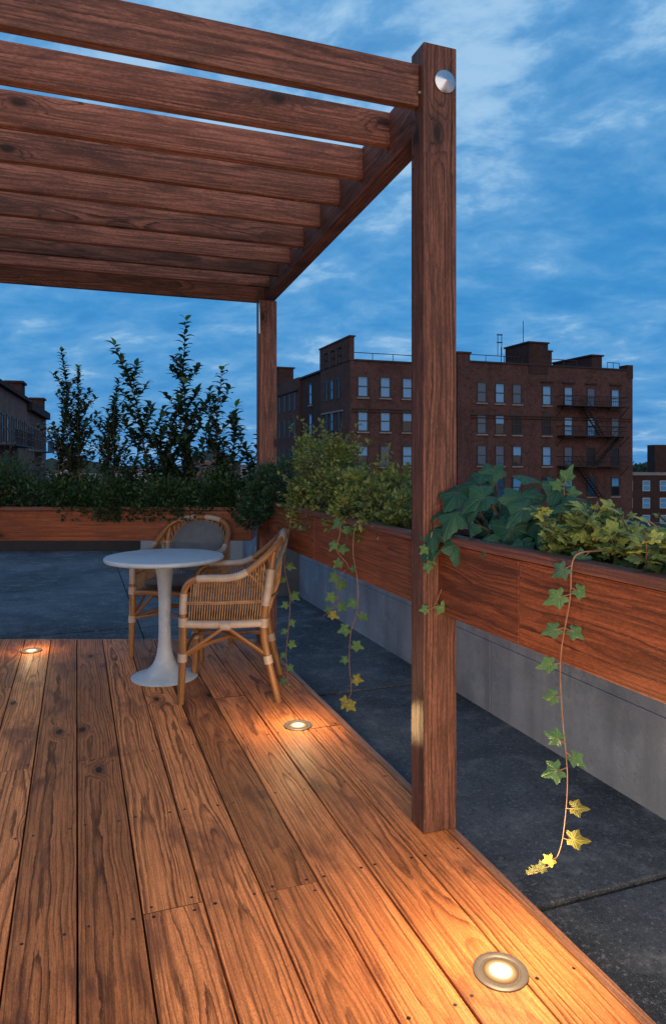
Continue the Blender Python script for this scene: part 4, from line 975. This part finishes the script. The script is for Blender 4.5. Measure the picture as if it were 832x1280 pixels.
# front windows
rows = [7.25, 3.22, .35, -2.5]
rows = [7.22, 4.42-.05-1.2+.05, .36, -2.45]
rows = [7.22, 3.20, .36, -2.45]
ROW = [7.20, 4.30, 1.45, -1.35]
def zrow(py, px):   # height seen at a photo row on the facade
    t_ = (px-416)/875; d = YF/(CY-SY*t_); return EYE+(575-py)/875*d
kinds = ['pane_sky_curtain', 'pane_sky_curtain', 'pane_half', 'pane_dim', 'pane_sky_curtain', 'pane_dark']
LZ = [zrow(483, 453), zrow(526, 453), zrow(570, 453), zrow(607, 453)]
RZ = [zrow(490.5, 610), zrow(529.5, 610), zrow(569, 610), zrow(609, 610)]
lk = [['pane_sky_curtain', 'pane_sky_curtain', 'pane_sky_curtain', 'pane_dim'], ['pane_sky_curtain', 'pane_sky_curtain', 'pane_half', 'pane_dim'], ['pane_half', 'pane_dim', 'pane_sky_curtain', 'pane_dim'], ['pane_dark', 'pane_dark', 'pane_dark', 'pane_dim']]
for ri, zz in enumerate(LZ):
    for ci, pxx in enumerate((453, 481, 508.5, 540)):
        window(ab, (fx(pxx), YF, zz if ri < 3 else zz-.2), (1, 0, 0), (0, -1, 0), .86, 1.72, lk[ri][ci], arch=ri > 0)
rk = [['pane_dim', 'pane_sky_curtain', 'pane_dim', 'pane_sky_curtain', 'pane_sky_curtain', 'pane_dim', 'pane_sky_curtain'],
      ['pane_dim', 'pane_half', 'pane_dark', 'pane_dark', 'pane_sky_curtain', 'pane_sky_curtain', 'pane_dim'],
      ['pane_dim', 'pane_dim', 'pane_half', 'pane_sky_curtain', 'pane_dim', 'pane_dark', 'pane_dark'],
      ['pane_dim', 'pane_dim', 'pane_sky_curtain', 'pane_dark', 'pane_sky_curtain', 'pane_dim', 'pane_half']]
for ri, zz in enumerate(RZ):
    for ci, pxx in enumerate((601.5, 624, 645.5, 682.5, 709.5, 738, 768)):
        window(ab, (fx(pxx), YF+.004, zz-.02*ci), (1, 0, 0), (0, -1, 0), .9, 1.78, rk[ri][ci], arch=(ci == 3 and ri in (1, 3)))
# window hoods on the top floor
b = MB()
for pxx in (682.5, 709.5, 738, 768): b.box((fx(pxx), YF-.06, RZ[0]+1.15), (1.35, .2, .14))
fit(b.build('hoods', M['brickd']), ab)
# left flank windows
for py0, hh, ys in ((447, 1.35, (2.2, 3.9, 5.6)), (486, 1.7, (2.6, 4.2, 5.6)), (526, 1.7, (2.6, 4.2, 5.6)), (568, 1.7, (2.6, 4.2, 5.6))):
    for yv in ys:
        window(ab, (XC, YF+yv, EYE+(575-py0)/875*59.5), (0, 1, 0), (-1, 0, 0), .75, hh, 'pane_dark' if yv != 4.2 else 'pane_dim', sill=False)
b = MB()
for zz in (zrow(503, 437), ): b.box((XC-.05, YF+4.1, zz-.55), (.16, 5.2, .12))
fit(b.build('sill_band', M['stone']), ab)
# fire escape
fe = MB(); fx0, fx1 = fx(695), fx(774)
landing = [RZ[0]-1.0, RZ[1]-1.0, RZ[2]-1.0]
b = MB()
for zz in landing: b.box(((fx0+fx1)/2, YF-.62, zz), (fx1-fx0, 1.1, .09))
feo = fit(b.build('fire_escape', M['metal_dark']), ab)
b = MB()
for zz in landing:
    for zz2 in (.45, .9): b.tube([(fx0, YF-1.15, zz+zz2), (fx1, YF-1.15, zz+zz2)], .03, 4)
    for k in range(33): xx = fx0+(fx1-fx0)*k/32; b.tube([(xx, YF-1.15, zz), (xx, YF-1.15, zz+.9)], .016, 4)
    for xx in (fx0, fx1): b.tube([(xx, YF-.05, zz+.9), (xx, YF-1.15, zz+.9)], .03, 4); b.tube([(xx, YF-.05, zz-.9), (xx, YF-1.1, zz-.05)], .04, 4)
fit_sub(b.build('railing', M['metal_dark']), feo)
def stair(za, zb_, pa, pb):
    b_ = MB(); xa_, xb_ = fx(pa), fx(pb)
    for yo in (-.35, -.95):
        b_.tube([(xa_, YF+yo, za), (xb_, YF+yo, zb_)], .07, 4); b_.tube([(xa_, YF+yo, za+.85), (xb_, YF+yo, zb_+.85)], .03, 4)
    n = 12
    for k in range(n): u = (k+.5)/n; b_.box((xa_+(xb_-xa_)*u, YF-.65, za+(zb_-za)*u), (.28, .58, .05))
    fit_sub(b_.build('stair', M['metal_dark']), feo)
stair(landing[0], landing[1], 722, 746); stair(landing[1], landing[2], 770, 738); stair(landing[2], landing[2]-2.85, 716, 744)

# brick houses beyond the flank
rh = empty('row_house', (24, 64, -18)); tag(rh, 'narrow dark brick house behind the apartment building, left of its corner', 'building')
b = MB(); wallbox(b, XC+.25, XC+9, 59.92, 66.5, -18, 9.35); fit(b.build('wall', M['brickd']), rh)
b = MB(); b.box((XC+.3, 63.2, 9.42), (.5, 6.5, .16)); fit(b.build('coping', M['metal_dark']), rh)
for py0 in (492, 530, 568):
    window(rh, (XC+.25, 63.4, EYE+(575-py0)/875*66), (0, 1, 0), (-1, 0, 0), .8, 2.0, 'pane_sky_curtain', sill=True)
rh2 = empty('row_house', (24, 72, -18)); tag(rh2, 'brick house with a tall chimney at the end of the row, beside the far post', 'building')
b = MB(); wallbox(b, XC, XC+9, 66.52, 82, -18, 9.55); fit(b.build('wall', M['brick']), rh2)
b = MB(); wallbox(b, XC-.1, XC+1.6, 73.5, 78, 9.5, 11.3); b.box((XC+.75, 75.75, 11.38), (2, 4.7, .16)); fit(b.build('chimney', M['brickd']), rh2)
b = MB(); b.box((XC-.03, 74, 8.3), (.2, 15, .14)); fit(b.build('string_course', M['brickd']), rh2)
for py0 in (505, 537, 572):
    for yv in (67.8, 69.6, 71.4, 73.4, 75.6, 78): window(rh2, (XC, yv, EYE+(575-py0)/875*74), (0, 1, 0), (-1, 0, 0), .8, 1.7, 'pane_dark', sill=False)

# left row of houses: facade runs away to the right-hand side of the street
la, lb_ = at(-16.6, 32), at(-26.4, 64.5)
ld = (lb_-la).normalized(); lo = Vector((ld.y, -ld.x, 0))
lo = lo if lo.dot(at(1, 0)-at(0, 0)) > 0 else -lo
LL = (lb_-la).length
def left_house(label, s0, s1, ztop, mat, cornice, chims, rws, seed):
    e = empty('brick_house', la+ld*(s0+s1)/2+Vector((0, 0, -18))); tag(e, label, 'building', 'brick houses at the left edge')
    b = MB(); p = [la+ld*s0, la+ld*s1, la+ld*s1-lo*12, la+ld*s0-lo*12]
    for i, j, u0, u1 in ((0, 1, s0, s1), (1, 2, 0, 12), (2, 3, s0, s1), (3, 0, 0, 12)):
        b.add([p[i]+Vector((0, 0, -18)), p[j]+Vector((0, 0, -18)), p[j]+Vector((0, 0, ztop)), p[i]+Vector((0, 0, ztop))], [(0, 1, 2, 3)], [(u0, -18, 0), (u1, -18, 0), (u1, ztop, 0), (u0, ztop, 0)])
    b.add([q+Vector((0, 0, ztop)) for q in p], [(0, 1, 2, 3)]); fit(b.build('wall', mat), e)
    A = (ld, lo, Vector((0, 0, 1)))
    b = MB(); b.box(la+ld*(s0+s1)/2+lo*(.1 if cornice < .5 else .12)+Vector((0, 0, ztop-cornice/2+.05)), (s1-s0, .3 if cornice < .5 else .5, cornice), 0, A); fit(b.build('cornice', M['brickd']), e)
    for sc, w, h in chims:
        b = MB(); c = la+ld*sc-lo*.55; b.box(c+Vector((0, 0, ztop+h/2-.3)), (w, 1.0, h+.6), 0, A); b.box(c+Vector((0, 0, ztop+h+.08)), (w+.25, 1.25, .16), 0, A); fit(b.build('chimney', M['brickd']), e)
    rg = random.Random(seed)
    for z0 in rws:
        n = int((s1-s0)/1.9)
        for k in range(n):
            sc = s0+(k+.5)*(s1-s0)/n
            window(e, la+ld*sc+lo*.0+Vector((0, 0, z0)), ld, lo, .85, 1.7, rg.choice(['pane_dim', 'pane_dark', 'pane_dim', 'pane_sky_curtain']), sill=True)
    # balcony-like fire escape
    b = MB()
    for z0 in rws:
        sa, sb = s0+(s1-s0)*.35, s0+(s1-s0)*.75
        b.box(la+ld*(sa+sb)/2+lo*.55+Vector((0, 0, z0-1.05)), (sb-sa, .95, .08), 0, A)
        for zz in (.45, .9): b.tube([la+ld*sa+lo*1.0+Vector((0, 0, z0-1.05+zz)), la+ld*sb+lo*1.0+Vector((0, 0, z0-1.05+zz))], .03, 4)
        for k in range(12): q = la+ld*(sa+(sb-sa)*k/11)+lo*1.0; b.tube([q+Vector((0, 0, z0-1.05)), q+Vector((0, 0, z0-.15))], .02, 4)
    fit(b.build('fire_escape', M['metal_dark']), e)
ssplit = LL*.60
left_house('brick house with a tall square chimney at the left edge', 0, ssplit, 5.75, M['brickl'], .25, ((ssplit-1.6, 1.8, .95),), (3.2, .0, -3.2), 5)
left_house('brick house with a heavy dark cornice at the end of the left row', ssplit+.02, LL, 5.55, M['brickl'], .6, ((LL-1.4, 1.6, 1.15),), (3.0, -.2, -3.4), 6)

# far low buildings
def far_block(name, label, xr, dp, w, dpt, ztop, mat, rows_=0, cols=0, win='white_trim', z0=-18, mats=None, roofbox=None):
    e = empty(name, at(xr, dp, z0)); tag(e, label, 'building')
    A = (Vector((CY, -SY, 0)), Vector((SY, CY, 0)), Vector((0, 0, 1)))
    b = MB(); c = at(xr, dp+dpt/2); h = ztop-z0
    hx, hy = w/2, dpt/2
    p = [c-A[0]*hx-A[1]*hy, c+A[0]*hx-A[1]*hy, c+A[0]*hx+A[1]*hy, c-A[0]*hx+A[1]*hy]
    for i, j, L in ((0, 1, w), (1, 2, dpt), (2, 3, w), (3, 0, dpt)):
        b.add([p[i]+Vector((0, 0, z0)), p[j]+Vector((0, 0, z0)), p[j]+Vector((0, 0, ztop)), p[i]+Vector((0, 0, ztop))], [(0, 1, 2, 3)], [(0, z0, 0), (L, z0, 0), (L, ztop, 0), (0, ztop, 0)])
    b.add([q+Vector((0, 0, ztop)) for q in p], [(0, 1, 2, 3)]); fit(b.build('wall', mat), e)
    b = MB(); b.box(at(xr, dp+.1, ztop-.1), (w+.4, .6, .5), 0, A); fit(b.build('cornice', M['stone']), e)
    for r in range(rows_):
        for k in range(cols):
            window(e, at(xr-w/2+w*(k+.5)/cols, dp-.01, ztop-2.2-3.0*r), A[0], -A[1], 1.2, 1.8, 'pane_sky_curtain' if win == 'white_trim' else 'pane_dim', sill=False, frame=M[win])
    if roofbox:
        b = MB(); q = at(xr+roofbox[0], dp+3, ztop+roofbox[2]/2); b.box(q, (roofbox[1], 3, roofbox[2]), 0, A); fit(b.build('roof_box', mats or mat), e)
    return e
far_block('brick_block', 'far brick block with white-framed windows at the right edge', 60.5, 122, 21, 14, -1.0, M['brickd'], 3, 7, roofbox=(-2.0, 3.6, 5.0))
far_block('pale_building', 'low pale grey building with big panes seen between the sapling stems', -41.0, 150, 7.6, 10, -.8, M['white_trim'], 2, 3, win='frame_dark', roofbox=(4.6, 1.6, 4.2), mats=M['brickl'])
far_block('brick_block', 'long low brick building far off, left of the far post', -37.5, 220, 14, 12, 1.0, M['brickl'], 2, 7, win='frame_dark')
far_block('tower', 'slim grey tower far off behind the left saplings', -96, 250, 2.6, 3, 6.8, M['greywall'])
far_block('grey_block', 'low grey block far off below the slim tower', -84, 240, 30, 12, -3.5, M['greywall'], 1, 8, win='frame_dark')
far_block('grey_block', 'low grey block far off behind the bushy sapling', -28, 260, 26, 12, -.6, M['greywall'], 1, 8, win='frame_dark')
hm = MB(); rg = random.Random(5)
def ridge(xr0, xr1, dp, h, n=40):
    vs = []; fs = []
    for i in range(n+1):
        u = i/n; z = -8+(h+8)*math.sin(PI*min(1, max(0, u)))**.45*(1+.10*rg.uniform(-1, 1))
        p0 = at(xr0+(xr1-xr0)*u, dp, -18); vs += [p0, p0+Vector((0, 0, 18+z)), at(xr0+(xr1-xr0)*u, dp+60, -10)]
    for i in range(n):
        a = i*3; fs += [(a, a+3, a+4, a+1), (a+1, a+4, a+5, a+2)]
    hm.add(vs, fs, None, None, 0, True)
ridge(-85, -55, 400, 8); ridge(150, 330, 380, 6); ridge(-330, -150, 520, 3); ridge(-60, 160, 700, 2)
o = hm.build('hills', M['hill']); tag(o, kind='structure')
# street trees beyond the right-hand block
def far_tree(xr, dp, h, r, label, seed):
    rg = np.random.default_rng(seed); e = empty('street_tree', at(xr, dp, -18)); tag(e, label, 'tree')
    b = MB(); b.tube([(0, 0, 0), (.1, 0, (h)*.5), (0, .1, h*.8)], [.35, .25, .1], 7); b.build('trunk', M['stem'], e)
    n = 1500; d = rg.normal(size=(n, 3)); d /= np.linalg.norm(d, axis=1)[:, None]; cl_ = rg.normal(size=(14, 3))*r*.42; k = rg.integers(0, 14, n)
    pos = cl_[k]+d*(r*.42*rg.uniform(.3, 1, n)**.5)[:, None]+np.array([0, 0, h-r]); leaves('crown', M['l_dark'], TINY, pos, d+rg.normal(size=(n, 3))*.5, d, .55, e)
far_tree(66, 150, 19.2, 2.6, 'round dark tree just above the far brick block at the right edge', 91)
far_tree(59.5, 152, 18.3, 2.4, 'round tree crown beside the apartment building, behind the far brick block', 92)
far_tree(72, 148, 18.6, 2.5, 'dark tree crown above the right end of the far brick block', 93)

# ------------------------------------------------------------------ render settings
scene.view_settings.view_transform = 'Standard'; scene.view_settings.look = 'None'; scene.view_settings.exposure = 0; scene.view_settings.gamma = 1
scene.render.engine = 'CYCLES'; scene.cycles.use_denoising = True
scene.cycles.max_bounces = 6; scene.cycles.sample_clamp_indirect = 6
